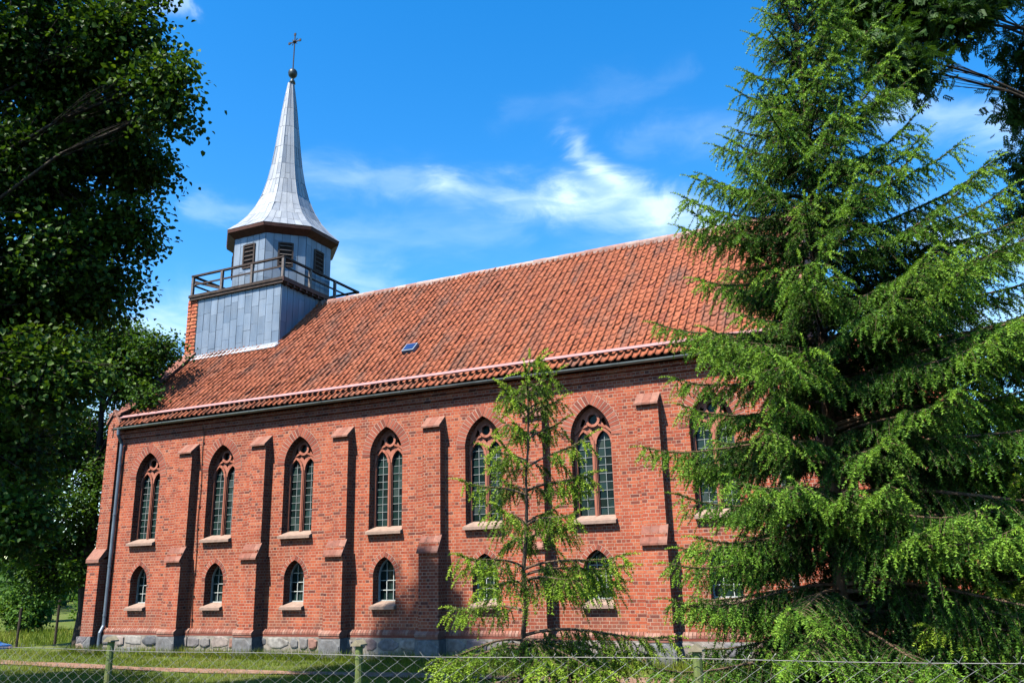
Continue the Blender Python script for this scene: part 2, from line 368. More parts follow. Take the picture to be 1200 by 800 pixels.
def np_mesh(name, V, F, rnd, mat, parent=None, smooth=False):
    """V (n,3), F (m,k)"""
    me = bpy.data.meshes.new(name); V = np.asarray(V, np.float32); F = np.asarray(F, np.int32); mcount, k = F.shape
    me.vertices.add(len(V)); me.vertices.foreach_set('co', V.ravel())
    me.loops.add(mcount*k); me.loops.foreach_set('vertex_index', F.ravel())
    me.polygons.add(mcount); me.polygons.foreach_set('loop_start', np.arange(mcount, dtype=np.int32)*k)
    me.materials.append(MATS[mat])
    a = me.attributes.new('rnd', 'FLOAT', 'POINT'); a.data.foreach_set('value', np.asarray(rnd, np.float32))
    me.update(calc_edges=True); me.validate()
    if smooth: me.polygons.foreach_set('use_smooth', np.ones(mcount, bool))
    o = bpy.data.objects.new(name, me); col.objects.link(o)
    if parent: o.parent = parent
    return o
def thing(name, label, cat, loc=(0, 0, 0), group=None):
    o = bpy.data.objects.new(name, None); col.objects.link(o); o.location = loc; o.empty_display_size = .2
    o['label'] = label; o['category'] = cat
    if group: o['group'] = group
    return o
def tag(o, label, cat, group=None, kind=None):
    o['label'] = label; o['category'] = cat
    if group: o['group'] = group
    if kind: o['kind'] = kind
    return o
def fill_plate(outer, holes, to3, name, mat, parent, depth=None, extra=None):
    """planar plate (x,z) with holes; depth = extrusion vector -> reveals"""
    bm = bmesh.new(); loops = []
    for lp in [outer]+holes:
        vs = [bm.verts.new(to3(p)) for p in lp]
        es = [bm.edges.new((vs[i], vs[(i+1) % len(vs)])) for i in range(len(vs))]; loops.append((vs, es))
    bmesh.ops.triangle_fill(bm, use_beauty=True, use_dissolve=False, edges=[e for _, es in loops for e in es])
    if depth:
        front = list(bm.faces); dv = Vector(depth)
        for vs, es in loops:
            back = [bm.verts.new(v.co+dv) for v in vs]
            for i in range(len(vs)):
                j = (i+1) % len(vs); bm.faces.new((vs[i], vs[j], back[j], back[i]))
    bmesh.ops.recalc_face_normals(bm, faces=bm.faces)
    me = bpy.data.meshes.new(name); bm.to_mesh(me); bm.free(); me.materials.append(MATS[mat])
    a = me.attributes.new('rnd', 'FLOAT', 'POINT'); a.data.foreach_set('value', np.random.default_rng(3).random(len(me.vertices)).astype(np.float32))
    o = bpy.data.objects.new(name, me); col.objects.link(o)
    if parent: o.parent = parent
    return o
def pointed(cx, wd, z0, zs, za, n=10):
    """outline of a pointed-arch opening"""
    hgt = za-zs; R = (hgt*hgt+wd*wd/4)/wd
    a1 = math.asin(min(1, hgt/R)); pts = [(cx-wd/2, z0), (cx+wd/2, z0)]
    for i in range(n+1):
        a = a1*i/n; pts.append((cx+wd/2-R+R*cos(a), zs+R*sin(a)))
    for i in range(n-1, -1, -1):
        a = a1*i/n; pts.append((cx-wd/2+R-R*cos(a), zs+R*sin(a)))
    return pts
def circle(cx, cz, r, n=14, ph=0): return [(cx+r*cos(2*pi*k/n+ph), cz+r*sin(2*pi*k/n+ph)) for k in range(n)]

# ------------------------------------------------------------------ the ground
def sstep(a, b, x):
    t = np.clip((x-a)/(b-a), 0, 1); return t*t*(3-2*t)
def hgt(x, y):
    x = np.asarray(x, float); y = np.asarray(y, float)
    h = .16*sstep(-4, -12.5, y)+.2*sstep(-12.5, -18, y)
    h = h-1.5*sstep(-5.5, -15, x)
    h = h+3.0*sstep(120, 600, np.hypot(x, y))
    return h
def axis(lo, hi, step, far):
    a = list(np.arange(lo, hi+1e-6, step)); s = step; x = a[-1]
    while x < far: s *= 1.35; x += s; a.append(x)
    s = step; x = a[0]; pre = []
    while x > -far: s *= 1.35; x -= s; pre.append(x)
    return np.array(pre[::-1]+a)
gx = axis(-20, 32, .5, 1500); gy = axis(-24, 16, .5, 1500)
X, Y = np.meshgrid(gx, gy, indexing='ij'); rng = np.random.default_rng(1)
Z = hgt(X, Y)+rng.normal(0, .008, X.shape)*(np.abs(X) < 40)*(np.abs(Y) < 40)
idx = np.arange(X.size).reshape(X.shape)
F = np.stack([idx[:-1, :-1], idx[1:, :-1], idx[1:, 1:], idx[:-1, 1:]], -1).reshape(-1, 4)
g = np_mesh('ground', np.stack([X, Y, Z], -1).reshape(-1, 3), F, np.full(X.size, .5), 'ground', smooth=True); g['kind'] = 'structure'
# the trodden path in front of the church
xs = np.linspace(-14, 30, 150); pv = []; pr = random.Random(4)
for x in xs:
    c = -2.9-.25*sin(x*.35)*(x > 0) + (.02*(x)**2 if x < 0 else 0)*.6; wd = .30+.07*sin(x*1.3)+pr.uniform(-.03, .03) + (.14*min(1, max(0, -x+1)/3)) + (.5*min(1, max(0, x-13)/4))
    for sgn in (-1, 1):
        y = c+sgn*wd; pv.append((x, y, float(hgt(x, y))+.022))
pf = [(2*i, 2*i+1, 2*i+3, 2*i+2) for i in range(len(xs)-1)]
p = np_mesh('path', pv, pf, np.full(len(pv), .5), 'path'); p['kind'] = 'structure'

# ------------------------------------------------------------------ the church
church = thing('church', 'long red brick Gothic church with orange pantile roof and zinc-clad spire turret', 'church', (0, 0, 0))
XW, XE, DEP = -1.45, 18.5, 9.6          # inside faces of the nave ends, depth
EY, EZ, RY, RZ = -.2, 6.61, 4.8, 11.45  # eave edge and ridge
SL = (RZ-EZ)/(RY-EY)
def roofz(y): return EZ+(min(y, 2*RY-y)-EY)*SL
S = 2.8
WX = [-.147, 2.749, 5.525, 8.345, 11.168, 13.976, 16.78]
BX = [1.57, 4.29, 7.065, 9.845, 12.6, 15.42]
UP = dict(wd=1.0, z0=2.99, zs=4.95, za=5.71); LO = dict(wd=.67, z0=1.18, zs=1.93, za=2.41)
holes = []
for x in WX:
    holes.append(pointed(x, UP['wd'], UP['z0'], UP['zs'], UP['za'], 12)); holes.append(pointed(x, LO['wd'], LO['z0'], LO['zs'], LO['za'], 9))
wall = fill_plate([(-1.9, 0), (XE+.35, 0), (XE+.35, 6.5), (-1.9, 6.5)], holes, lambda q: (q[0], 0, q[1]), 'wall', 'brick', church, (0, .52, 0))
b = MB()
b.box(-1.9, DEP-.4, 0, XE+.35, DEP, 6.5)
b.box(-1.9, .525, 0, -1.5, DEP-.405, 6.48); b.box(XE, .525, 0, XE+.35, DEP-.405, 6.48)
b.box(-1.49, .525, 0, XE-.01, .6, 6.4)   # inner lining
b.build('rear_wall', 'brick', church)
b = MB()
gz = lambda y: roofz(y)+.16
b.prism([(.05, 6.481), (DEP-.05, 6.481), (DEP-.05, gz(.05)), (RY, gz(RY)), (.05, gz(.05))], 'x', -1.9, -1.47)
b.build('gable_wall', 'brick', church)
b = MB(); b.prism([(.05, 6.481), (DEP-.05, 6.481), (DEP-.05, gz(.05)), (RY, gz(RY)), (.05, gz(.05))], 'x', XE, XE+.36)
b.build('gable_wall', 'brick', church)
for xa, xb in ((-1.95, -1.42), (XE-.05, XE+.41)):
    b = MB()
    for sgn in (0, 1):
        n = 14
        for k in range(n):
            y0 = -.15+(RY+.15)*k/n; y1 = -.15+(RY+.15)*(k+1)/n-.012
            f = (lambda y: y) if not sgn else (lambda y: 2*RY-y)
            za, zb = gz(max(y0, .0))+.004, gz(max(y1, .0))+.004
            b.prism([(f(y0), za), (f(y1), zb), (f(y1), zb+.07), (f(y0), za+.07)], 'x', xa, xb, random.random())
    b.build('gable_coping', 'cap', church)
# cornice under the eaves: stepped brick courses
b = MB()
b.box(-1.44, -.05, 6.22, XE, .0-.001, 6.36); b.box(-1.44, -.10, 6.363, XE, -.001, 6.5)
b.build('cornice', 'brick', church)
# roll-moulded brick course over the plinth and the fieldstone plinth (one mesh each)
def along(y0, y1, z0, z1, mb, slope=0):
    """a course along the south wall that steps out round each buttress"""
    mb.box(-1.44, y0, z0, XE+.36, -.001, z1, random.random())
b = MB(); along(-.11, 0, .50, .62, b)
b.build('brick_course', 'arch_brick', church)
b = MB()
rr = random.Random(9); b.prism([(-.001, .55), (-.001, .66), (-.03, .66), (-.105, .60), (-.105, .55)], 'x', -1.44, XE+.35, .0)
n = 250
for k in range(n):
    x0 = -1.44+(XE+1.8)*k/n; x1 = -1.44+(XE+1.8)*(k+1)/n
    b.prism([(-.001, .56), (-.001, .625), (-.035, .68), (-.055, .68), (-.118, .61), (-.118, .56)], 'x', x0+.006, x1-.006, rr.random())
b.build('plinth_moulding', 'cap', church)
def stones(mb, x0, x1, y, z0, z1, seed, cw=.5, rows=2, tone=None):
    """irregular bulging fieldstones in front of a mortar face at y"""
    r_ = random.Random(seed); zc = [z0]+[z0+(z1-z0)*(k+1)/rows for k in range(rows)]
    prev = None
    for k in range(rows):
        xs_ = [x0]
        while xs_[-1] < x1-.22: xs_.append(min(x1, xs_[-1]+cw*r_.uniform(.55, 1.5)))
        if x1-xs_[-1] > 1e-3: xs_[-1] = x1
        for a, c_ in zip(xs_[:-1], xs_[1:]):
            jz0 = r_.uniform(-.045, .045) if k else 0; jz1 = r_.uniform(-.045, .045) if k < rows-1 else -r_.uniform(0, .02)
            za_, zb_ = zc[k]+max(0, jz0)+.008, zc[k+1]+min(0, jz1)-.008
            n_ = r_.choice((6, 7, 8)); cx_, cz_ = (a+c_)/2, (za_+zb_)/2; hw_, hh_ = (c_-a)/2-.006, (zb_-za_)/2
            pts = []
            for q in range(n_):
                t_ = 2*pi*(q+.5+r_.uniform(-.22, .22))/n_; ct, st_ = cos(t_), sin(t_); sup = max(abs(ct), abs(st_))**.97
                rr_ = r_.uniform(.93, 1.03); pts.append((cx_+hw_*max(-1, min(1, ct/sup*rr_)), cz_+hh_*max(-1, min(1, st_/sup*rr_))))
            d_ = r_.uniform(.012, .045); col_ = r_.random() if tone is None else tone; lay = []
            for f_, yy in ((1, y+.004), (.93, y-d_*.65), (.70, y-d_)):
                lay.append([(cx_+(px_-cx_)*f_, yy-r_.uniform(0, .006)*(f_ < 1), cz_+(pz_-cz_)*f_) for px_, pz_ in pts])
            bi = len(mb.v)
            for L_ in lay: mb.v += L_; mb.r += [col_]*n_
            for l_ in (0, 1):
                for q in range(n_): q2 = (q+1) % n_; mb.f.append((bi+l_*n_+q, bi+l_*n_+q2, bi+(l_+1)*n_+q2, bi+(l_+1)*n_+q)); mb.mi.append(0)
            mb.f.append(tuple(bi+2*n_+q for q in range(n_))); mb.mi.append(0)
b = MB(); along(-.11, 0, -.2, .50, b); plinth = b.build('plinth', 'plinth_mortar', church)
b = MB(); stones(b, -1.44, XE+.36, -.111, -.12, .50, 17); b.build('fieldstones', 'fieldstone', plinth)

# windows -----------------------------------------------------------
def arch_ring(cx, wd, zs, za, t, name, parent):
    hgt_ = za-zs; R = (hgt_*hgt_+wd*wd/4)/wd; a1 = math.asin(min(1, hgt_/R)); b = MB(); rr = random.Random(int(wd*100))
    nb = max(6, int(R*a1/.085))
    for sgn in (-1, 1):
        c = sgn*(wd/2-R)
        pt = lambda r_, a: (cx+c+sgn*r_*cos(a), zs+r_*sin(a))
        # mortar bed
        for k in range(nb):
            a, a2 = a1*k/nb, a1*(k+1)/nb
            q = [pt(R+.002, a), pt(R+t, a), pt(R+t, a2), pt(R+.002, a2)]
            b.prism(q, 'y', -.006, -.001, .5, 1)
            g_ = .0085/R
            q = [pt(R+.001, a+g_), pt(R+t-.010, a+g_), pt(R+t-.006, a2-g_), pt(R+.001, a2-g_)]
            b.prism(q, 'y', -.011, -.0065, rr.random(), 0)
    top = (cx, zs+sqrt(max(0, (R+t)**2-(wd/2-R)**2)))
    e1 = (cx+(wd/2-R)+(R+t)*cos(a1), zs+(R+t)*sin(a1)); e0 = (2*cx-e1[0], e1[1])
    b.prism([(cx, za+.002), e1, top, e0], 'y', -.012, -.001, .6, 0)
    return b.build(name, ['arch_brick', 'arch_mortar'], parent)
def sill_mesh(cx, wd, z0, name, parent, front=.12, rise=.20, back=.22):
    b = MB(); hw = wd/2+.03; n = 4; rr = random.Random(int(wd*77))
    # slope as a few slabs so joints show
    b.prism([(.0, z0), (-front, z0-.005), (-front, z0+.065), (-.002, z0+.065+(rise-.065)*front/(front+back)), ], 'x', cx-hw, cx+hw, .4)
    b.prism([(.0, z0), (.0, z0+.065+(rise-.065)*front/(front+back)), (back, z0+rise), (back, z0)], 'x', cx-wd/2+.002, cx+wd/2-.002, .6)
    return b.build(name, 'sill', parent)
def upper_window():
    x = 0.0
    z0, zs, za, wd = UP['z0'], UP['zs'], UP['za'], UP['wd']
    gl = MB(); rr = random.Random(31)
    LX, LW = .243, .36
    nrow = 10; zlo, zhi = z0+.16, 5.08
    for sx_ in (-1, 1):
        for k in range(nrow):
            za_, zb_ = zlo+(zhi-zlo)*k/nrow, zlo+(zhi-zlo)*(k+1)/nrow
            for h in (-1, 1):
                xa, xb = sorted((sx_*LX, sx_*LX+h*LW*.52))
                t = [rr.uniform(-.007, .007) for _ in range(3)]
                gl.face([(xa, .262+t[0], za_), (xb, .262+t[1], za_), (xb, .262+t[2], zb_), (xa, .262+t[0]+t[2]-t[1], zb_)], rr.random())
    gl.face([(-.2, .263, 5.09), (.2, .263, 5.09), (.2, .263, 5.6), (-.2, .263, 5.6)], .1)
    root = gl.build('window', 'glass', church, fixn=False)
    outer = pointed(0, wd+.02, z0+.1, zs, za+.01, 12)
    hs = [pointed(-LX, LW, z0+.14, 4.80, 5.10, 9), pointed(LX, LW, z0+.14, 4.80, 5.10, 9), circle(0, 5.375, .118, 16),
          [(0, 5.06), (.055, 5.15), (-.055, 5.15)],
          [(.27, 5.20), (.33, 5.24), (.262, 5.42), (.19, 5.36)], [(-.27, 5.20), (-.19, 5.36), (-.262, 5.42), (-.33, 5.24)]]
    fill_plate(outer, hs, lambda q: (q[0], .217, q[1]), 'tracery', 'trac', root, (0, .035, 0))
    fill_plate([q for q in outer], hs, lambda q: (q[0], .312, q[1]), 'tracery_back', 'trac', root) if False else None
    # raised ring of the oculus and lancet hoods
    b = MB()
    def ringarc(pts, wdt, y):
        for i in range(len(pts)-1):
            p, q = pts[i], pts[i+1]; b.bar((p[0], y, p[1]), (q[0], y, q[1]), .03, wdt, random.random(), up=(0, 1, 0)) if False else b.tube([(p[0], y, p[1]), (q[0], y, q[1])], wdt/2, 5, random.random(), False)
    def rib(pts, wdt, y0, y1):
        n = len(pts)
        for i in range(n-1):
            p, q = Vector((pts[i][0], pts[i][1])), Vector((pts[i+1][0], pts[i+1][1])); d = q-p
            if d.length < 1e-4: continue
            d.normalize(); nn = Vector((-d.y, d.x))*wdt/2; e = d*wdt*.12
            b.prism([tuple(p-e+nn), tuple(p-e-nn), tuple(q+e-nn), tuple(q+e+nn)], 'y', y0+.0007*(i % 3), y1, random.random())
    c = circle(0, 5.375, .15, 18); rib(c+[c[0]], .062, .165, .216)
    for s_ in (-1, 1):
        pp = pointed(s_*LX, LW+.05, z0+.16, 4.80, 5.13, 9); rib(pp[2:], .058, .172, .215)
        rib([(s_*.46, 5.06), (s_*.33, 5.17), (s_*.14, 5.24)], .05, .168, .215)
        b.box(s_*.45-.028, .18, z0+.14, s_*.45+.028, .215, 4.80, .4)
    b.box(-.045, .178, z0+.12, .045, .214, 4.86, .3); b.tube([(0, .172, z0+.12), (0, .172, 4.88)], .026, 6, .6)
    b.build('tracery_moulding', 'trac', root)
    b = MB()
    for sx_ in (-1, 1):
        cx = sx_*LX
        b.box(cx-.006, .250, zlo, cx+.006, .260, 5.06)
        for k in range(1, nrow):
            zz = zlo+(zhi-zlo)*k/nrow
            b.box(cx-LW/2, .248, zz-.006, cx+LW/2, .261, zz+.006)
    b.build('glazing_bars', 'lead', root)
    sill_mesh(0, wd, z0-.02, 'sill', root)
    arch_ring(0, wd, zs, za, .25, 'brick_arch', root)
    return root
def lower_window():
    z0, zs, za, wd = LO['z0'], LO['zs'], LO['za'], LO['wd']
    gl = MB(); rr = random.Random(5)
    zlo, zhi = z0+.17, za
    for k in range(4):
        for h in range(2):
            xa, xb = -.34+.34*h, -.34+.34*(h+1); za_, zb_ = zlo+(zhi-zlo)*k/4, zlo+(zhi-zlo)*(k+1)/4
            t = rr.uniform(-.003, .003)
            gl.face([(xa, .315, za_), (xb, .315+t, za_), (xb, .315+t, zb_), (xa, .315, zb_)], rr.random()*.8)
    root = gl.build('window', 'glass', church, fixn=False)
    fill_plate(pointed(0, wd+.01, z0+.15, zs, za+.004, 9), [pointed(0, wd-.06, z0+.19, zs, za-.04, 9)], lambda q: (q[0], .255, q[1]), 'frame', 'white', root, (0, .05, 0))
    b = MB()
    for x_ in (-.10, .10): b.box(x_-.009, .275, zlo, x_+.009, .305, za-.13)
    for k in range(1, 4):
        zz = zlo+.02+(.235)*k; b.box(-wd/2+.03, .273, zz-.009, wd/2-.03, .306, zz+.009)
    b.build('glazing_bars', 'white', root)
    sill_mesh(0, wd, z0-.02, 'sill', root, .12, .20, .30)
    arch_ring(0, wd, zs, za, .125, 'brick_arch', root)
    return root
def copy_part(o, parent, dx):
    c = o.copy(); col.objects.link(c); c.parent = parent
    if dx is not None: c.location.x = dx
    for ch in [q for q in col.objects if q.parent == o]: copy_part(ch, c, None)
    return c
uw = upper_window(); lw = lower_window()
for i, x in enumerate(WX):
    if i: copy_part(uw, church, x); copy_part(lw, church, x)
uw.location.x = WX[0]; lw.location.x = WX[0]
rg = np.random.default_rng(15)
for o in list(col.objects):
    if o.name.split('.')[0] == 'window':      # every pane its own tone and tilt
        o.data = o.data.copy(); me = o.data; nf = len(me.polygons)
        me.attributes['rnd'].data.foreach_set('value', np.repeat(rg.random(nf), 4).astype(np.float32)); co = np.empty(len(me.vertices)*3, np.float32); me.vertices.foreach_get('co', co)
        co = co.reshape(-1, 3); co[:, 1] += rg.uniform(-.004, .004, len(co)); me.vertices.foreach_set('co', co.ravel()); me.update()

# buttresses ---------------------------------------------------------
def buttress():
    b = MB()
    D1, D2, D3 = .24, .38, .44
    b.box(-.25, -D1, 2.80, .25, -.002, 5.62)
    b.box(-.275, -D2, .60, .275, -.002, 2.70)
    b.box(-.262, -D1-.001, 2.66, .262, -.003, 2.81)
    root = b.build('buttress', 'brick', church)
    def cap(zt, d, wd, nm, dep0):
        c = MB(); rr = random.Random(int(zt*10)); n = 3
        ov = .075
        zf = zt-.30*(d+ov)/(.30)*.85
        for k in range(n):
            xa = -wd/2+wd*k/n; xb = -wd/2+wd*(k+1)/n-.004
            c.prism([(-dep0, zt), (-dep0, zt-.13), (-d-ov, zf-.045), (-d-ov, zf)], 'x', xa, xb, rr.random())
        return c.build(nm, 'cap', root)
    cap(5.82, D1, .54, 'cap', .002)
    cap(2.88, D2, .59, 'weathering', D1-.01)
    c = MB(); c.box(-.31, -D3-.03, .502, .31, -.145, .60, .3)
    for k in range(8):
        xa = -.32+.64*k/8; c.prism([(-.145, .56), (-.145, .66), (-D2-.01, .68), (-D3-.045, .61), (-D3-.045, .56)], 'x', xa+.003, xa+.077, random.random())
    c.build('moulded_base', 'cap', root)
    c = MB(); c.box(-.325, -D3-.02, -.2, .325, -.112, .495, .2); stones(c, -.325, .325, -D3-.021, -.12, .495, 11, .7, 1, .17); c.build('base_stone', 'fieldstone', root)
    return root
bt = buttress()
for i, x in enumerate(BX):
    if i: copy_part(bt, church, x)
bt.location.x = BX[0]
# south-west corner pier, projecting west
b = MB()
b.box(-1.93, -.12, 2.7, -1.451, .9, 6.75); b.box(-1.98, -.30, .45, -1.48, .95, 2.62)
b.prism([(-1.93, 6.751), (-1.451, 6.751), (-1.69, 7.08)], 'y', -.12, .3)
pier = b.build('corner_pier', 'brick', church)
b = MB()
b.prism([(-.31, 2.58), (-.36, 2.52), (-.36, 2.62), (-.10, 2.95), (-.10, 2.70)], 'x', -2.0, -1.46, .6)
b.build('pier_weathering', 'cap', pier)
b = MB()
for sgn in (-1, 1):
    b.prism([(-1.69, 7.09), (-1.69, 7.17), (-1.69+sgn*.30, 6.76), (-1.69+sgn*.28, 6.70)], 'y', -.17, .35, .7)
b.prism([(-1.451, 6.70), (-1.2, 6.70), (-1.2, 6.78), (-1.451, 6.98)], 'y', -.05, .35, .8)
b.build('pier_coping', 'cap', pier)
b = MB(); b.box(-1.715, -.1235, 6.28, -1.665, -.1205, 6.72); b.box(-1.78, -.1237, 6.52, -1.60, -.1207, 6.57)
b.build('cross_recess_shade', 'dark', pier)  # thin dark cross on the face, painted in for the shade of a recess
b = MB(); b.box(-2.03, -.38, -.3, -1.445, 1.0, .455); b.build('pier_base_stone', 'stone', pier)

# roof ----------------------------------------------------------------
def pantiles(x0, x1, nx, y0, z0, y1, z1, rows, name, seed, segs=6):
    rng = np.random.default_rng(seed)
    sl = sqrt((y1-y0)**2+(z1-z0)**2); d = np.array([0, (y1-y0)/sl, (z1-z0)/sl]); nrm = np.array([0, -d[2], d[1]])
    if nrm[2] < 0: nrm = -nrm
    tw = (x1-x0)/nx; tl = sl/rows
    tt = np.array([0, .14, .36, .56, .72, .86, .97, 1.0]); segs = len(tt)-1
    prof = np.array([.002, -.014, -.018, -.004, .028, .048, .042, -.018])
    V = []; F = []; Rn = []; base = 0
    ci = rng.random(nx)*.15
    for r_ in range(rows):
        for c in range(nx):
            jx, jn, js, tilt = rng.normal(0, .005), rng.normal(0, .004), rng.normal(0, .008), rng.normal(0, .012)
            rv = np.clip(.5+.62*(rng.beta(2.2, 2.2)-.5)*.75+ci[c]-.07, 0, 1)
            if rng.random() < .035: rv *= .35
            if rng.random() < .006: js -= .05
            s0, s1 = r_*tl+js-.03, (r_+1)*tl+js+.02
            if r_ == rows-1: s1 = sl
            for (s, off) in ((s0, -.016), (s0, .016), (s1, -.006)):
                for k in range(segs+1):
                    xx = x0+c*tw+tt[k]*tw+jx
                    o_ = prof[k]+off+jn+tilt*(tt[k]-.5)+.03+.020*sin(xx*.55+s*.4)+.012*sin(xx*1.7-s*1.1)
                    V.append((xx, y0+d[1]*s+nrm[1]*o_, z0+d[2]*s+nrm[2]*o_)); Rn.append(rv)
            for a in (0, 1):
                for k in range(segs):
                    i0 = base+a*(segs+1)+k; F.append((i0, i0+1, i0+segs+2, i0+segs+1))
            base += 3*(segs+1)
    return np_mesh(name, V, F, Rn, 'tile', None, smooth=False)
roof = pantiles(XW, XE, 107, EY, EZ, RY-.02, RZ-.02, 27, 'roof', 3); roof.parent = church
b = MB()
b.face([(XW, EY+.03, EZ-.0), (XE, EY+.03, EZ), (XE, RY, RZ-.03), (XW, RY, RZ-.03)])
b.face([(XW, EY+.03, EZ-.12), (XE, EY+.03, EZ-.12), (XE, .02, EZ-.12), (XW, .02, EZ-.12)])
b.face([(XW, EY+.03, EZ-.12), (XE, EY+.03, EZ-.12), (XE, EY+.03, EZ), (XW, EY+.03, EZ)])
b.build('roof_boarding', 'dark', roof, fixn=False)
back = pantiles(XW, XE, 107, 2*RY-EY, EZ, RY+.02, RZ-.02, 20, 'rear_roof', 5); back.parent = church
b = MB(); rr = random.Random(2); n = 46
for k in range(n):
    xa = XW+(XE-XW)*k/n; xb = XW+(XE-XW)*(k+1)/n; dz = rr.uniform(-.012, .012)
    pr_ = []
    for a in range(9):
        t_ = pi*a/8; pr_.append((RY+.15*cos(t_), RZ+.135*sin(t_)-.06+dz))
    b.prism(pr_, 'x', xa, xb+.02, rr.random())
b.build('ridge_tiles', 'ridge', roof)
# mortar bed showing pale under the ridge
b = MB(); 
for k in range(93*2):
    xa = XW+(XE-XW)*k/186; b.box(xa, RY-.17-rr.uniform(0, .025), RZ-.17, xa+.1, RY-.12, RZ-.06, rr.random())
b.build('ridge_mortar', 'ridge', roof)
# snow guard: a painted board on brackets
b = MB()
ysg = .0; zsg = roofz(ysg)
NR = (Vector((0, -SL, 1))).normalized(); DR = Vector((0, 1, SL)).normalized()
c0 = Vector((0, ysg, zsg))+NR*.14
b.bar(Vector((XW+.0, 0, 0))+c0, Vector((XE-.1, 0, 0))+c0, .12, .025, .5, up=NR)
o = b.build('snow_rail', 'pinkrail', roof)
b = MB(); b.bar(c0-NR*.12, c0-NR*.014, .03, .10, .5, up=DR); rb = b.build('rail_bracket', 'zinc', roof)
for k in range(21):
    o = rb if k == 0 else rb.copy()
    if k: col.objects.link(o); o.parent = roof
    o.location = (XW+.4+k*.96, 0, 0)
# skylight
c = Vector((8.25, 1.33, roofz(1.33)))+NR*.07
b = MB(); b.bar(c-DR*.19, c+DR*.19, .38, .10, .5, up=NR); sk = b.build('skylight', 'clad', roof)
b = MB(); b.bar(c-DR*.14+NR*.052, c+DR*.15+NR*.052, .30, .02, .5, up=NR); b.build('skylight_pane', 'blue_glass', roof)
# gutter and downpipes
b = MB()
pr_ = [(EY-.055+.065*cos(t_), EZ-.075+.065*sin(t_)) for t_ in [pi+pi*k/8 for k in range(9)]]
pr_ = pr_+[(q[0]*1.0, q[1]) for q in []]
pin = [(EY-.055+.054*cos(t_), EZ-.075+.054*sin(t_)) for t_ in [2*pi-pi*k/8 for k in range(9)]]
b.prism(pr_+pin, 'x', XW-.02, XE-.05)
for k in range(24):
    x = XW+.3+k*.84; b.prism([(EY-.055+.074*cos(t_), EZ-.075+.074*sin(t_)) for t_ in [pi+pi*q/8 for q in range(9)]], 'x', x, x+.03)
b.build('gutter', 'zinc', church)
def downpipe(x, name, mat):
    b = MB()
    b.tube([(x, EY-.055, EZ-.12), (x, EY-.055, EZ-.28), (x, -.09, EZ-.55), (x, -.085, .75), (x, -.19, .55), (x, -.20, .12), (x-.0, -.32, .05)], .052, 10)
    for z in (5.4, 3.9, 2.4, 1.0): b.tube([(x, -.085, z), (x, -.085, z+.05)], .062, 10)
    return b.build(name, mat, church, smooth=False)
downpipe(-1.30, 'downpipe', 'pipe'); downpipe(18.15, 'downpipe', 'zinc')

b = MB(); pts = [(2.02, -.12, 6.3), (2.0, -.025, 6.15)]+[(2.0+.02*sin(z*3.1)+.01*(6-z), -.022, z) for z in np.linspace(6.0, .7, 22)]+[(2.06, -.16, .6), (2.06, -.16, .05)]
b.tube(pts, .011, 5)
for z in np.linspace(5.8, .9, 9): b.box(1.985+.01*(6-z), -.03, z, 2.035+.01*(6-z), -.001, z+.03)
b.build('lightning_conductor', 'iron', church)

# choir east of the nave, lower ------------------------------------------
b = MB(); cy0, cy1, cx1 = 1.6, 8.0, 21.6
b.box(XE+.37, cy0, 0, cx1, cy0+.4, 4.6); b.box(XE+.37, cy1-.4, 0, cx1, cy1, 4.6); b.box(cx1-.4, cy0+.41, 0, cx1, cy1-.41, 4.6)
b.prism([(cy0, 4.601), (cy1, 4.601), (RY, 7.7)], 'x', cx1-.35, cx1)
ch = b.build('choir', 'brick', church)
r1 = pantiles(XE+.37, cx1+.1, 16, cy0-.2, 4.5, RY, 7.8, 17, 'choir_roof', 8); r1.parent = ch
r2 = pantiles(XE+.37, cx1+.1, 16, cy1+.2, 4.5, RY, 7.8, 17, 'choir_roof', 9); r2.parent = ch
b = MB(); b.box(XE+.37, cy0-.12, -.2, cx1+.1, cy0-.001, .5); b.build('choir_plinth', 'stone', ch)

# the turret --------------------------------------------------------------
TX0, TX1, TY0, TY1, TZ = -1.5, 2.24, 2.7, 6.9, 11.66
AX, AY = .36, 4.8
b = MB(); b.box(TX0, TY0, 8.8, TX1, TY1, TZ)
turret = b.build('turret', 'seam', church)
rr = random.Random(12)
def panel(mb, p, ex, ey, nv, w_, h_, th=.012, jit=.010):
    """thin slightly tilted sheet panel: lower-left p, unit ex, ey, normal nv"""
    t = [rr.uniform(0, jit) for _ in range(3)]; t.append(t[0]+t[2]-t[1])
    g_ = .008; q = [(g_, g_*.4), (w_-g_, g_*.4), (w_-g_, h_-g_*.4), (g_, h_-g_*.4)]
    a = [p+ex*u+ey*v+nv*(th+t[i]) for i, (u, v) in enumerate(q)]; c = [p+ex*u+ey*v+nv*.001 for (u, v) in q]
    r_ = rr.random(); bidx = len(mb.v)
    mb.v += [tuple(x) for x in a+c]; mb.r += [r_]*8
    for f in ((0, 1, 2, 3), (0, 4, 5, 1), (1, 5, 6, 2), (2, 6, 7, 3), (3, 7, 4, 0)): mb.f.append(tuple(bidx+i for i in f)); mb.mi.append(0)
def clad_face(mb, o, ex, nv, width, z0f, z1, cw, chh):
    n = max(1, round(width/cw)); cw = width/n; ez = Vector((0, 0, 1))
    for k in range(n):
        u = k*cw; zb = max(z0f(u), z0f(u+cw)); zb = min(z0f(u), z0f(u+cw))
        z = zb-rr.random()*chh*.9; 
        while z < z1-.02:
            a = max(z, zb); e = min(z+chh, z1)
            if e-a > .03: panel(mb, o+ex*u+ez*a, ex, ez, nv, cw, e-a)
            z += chh
c = MB()
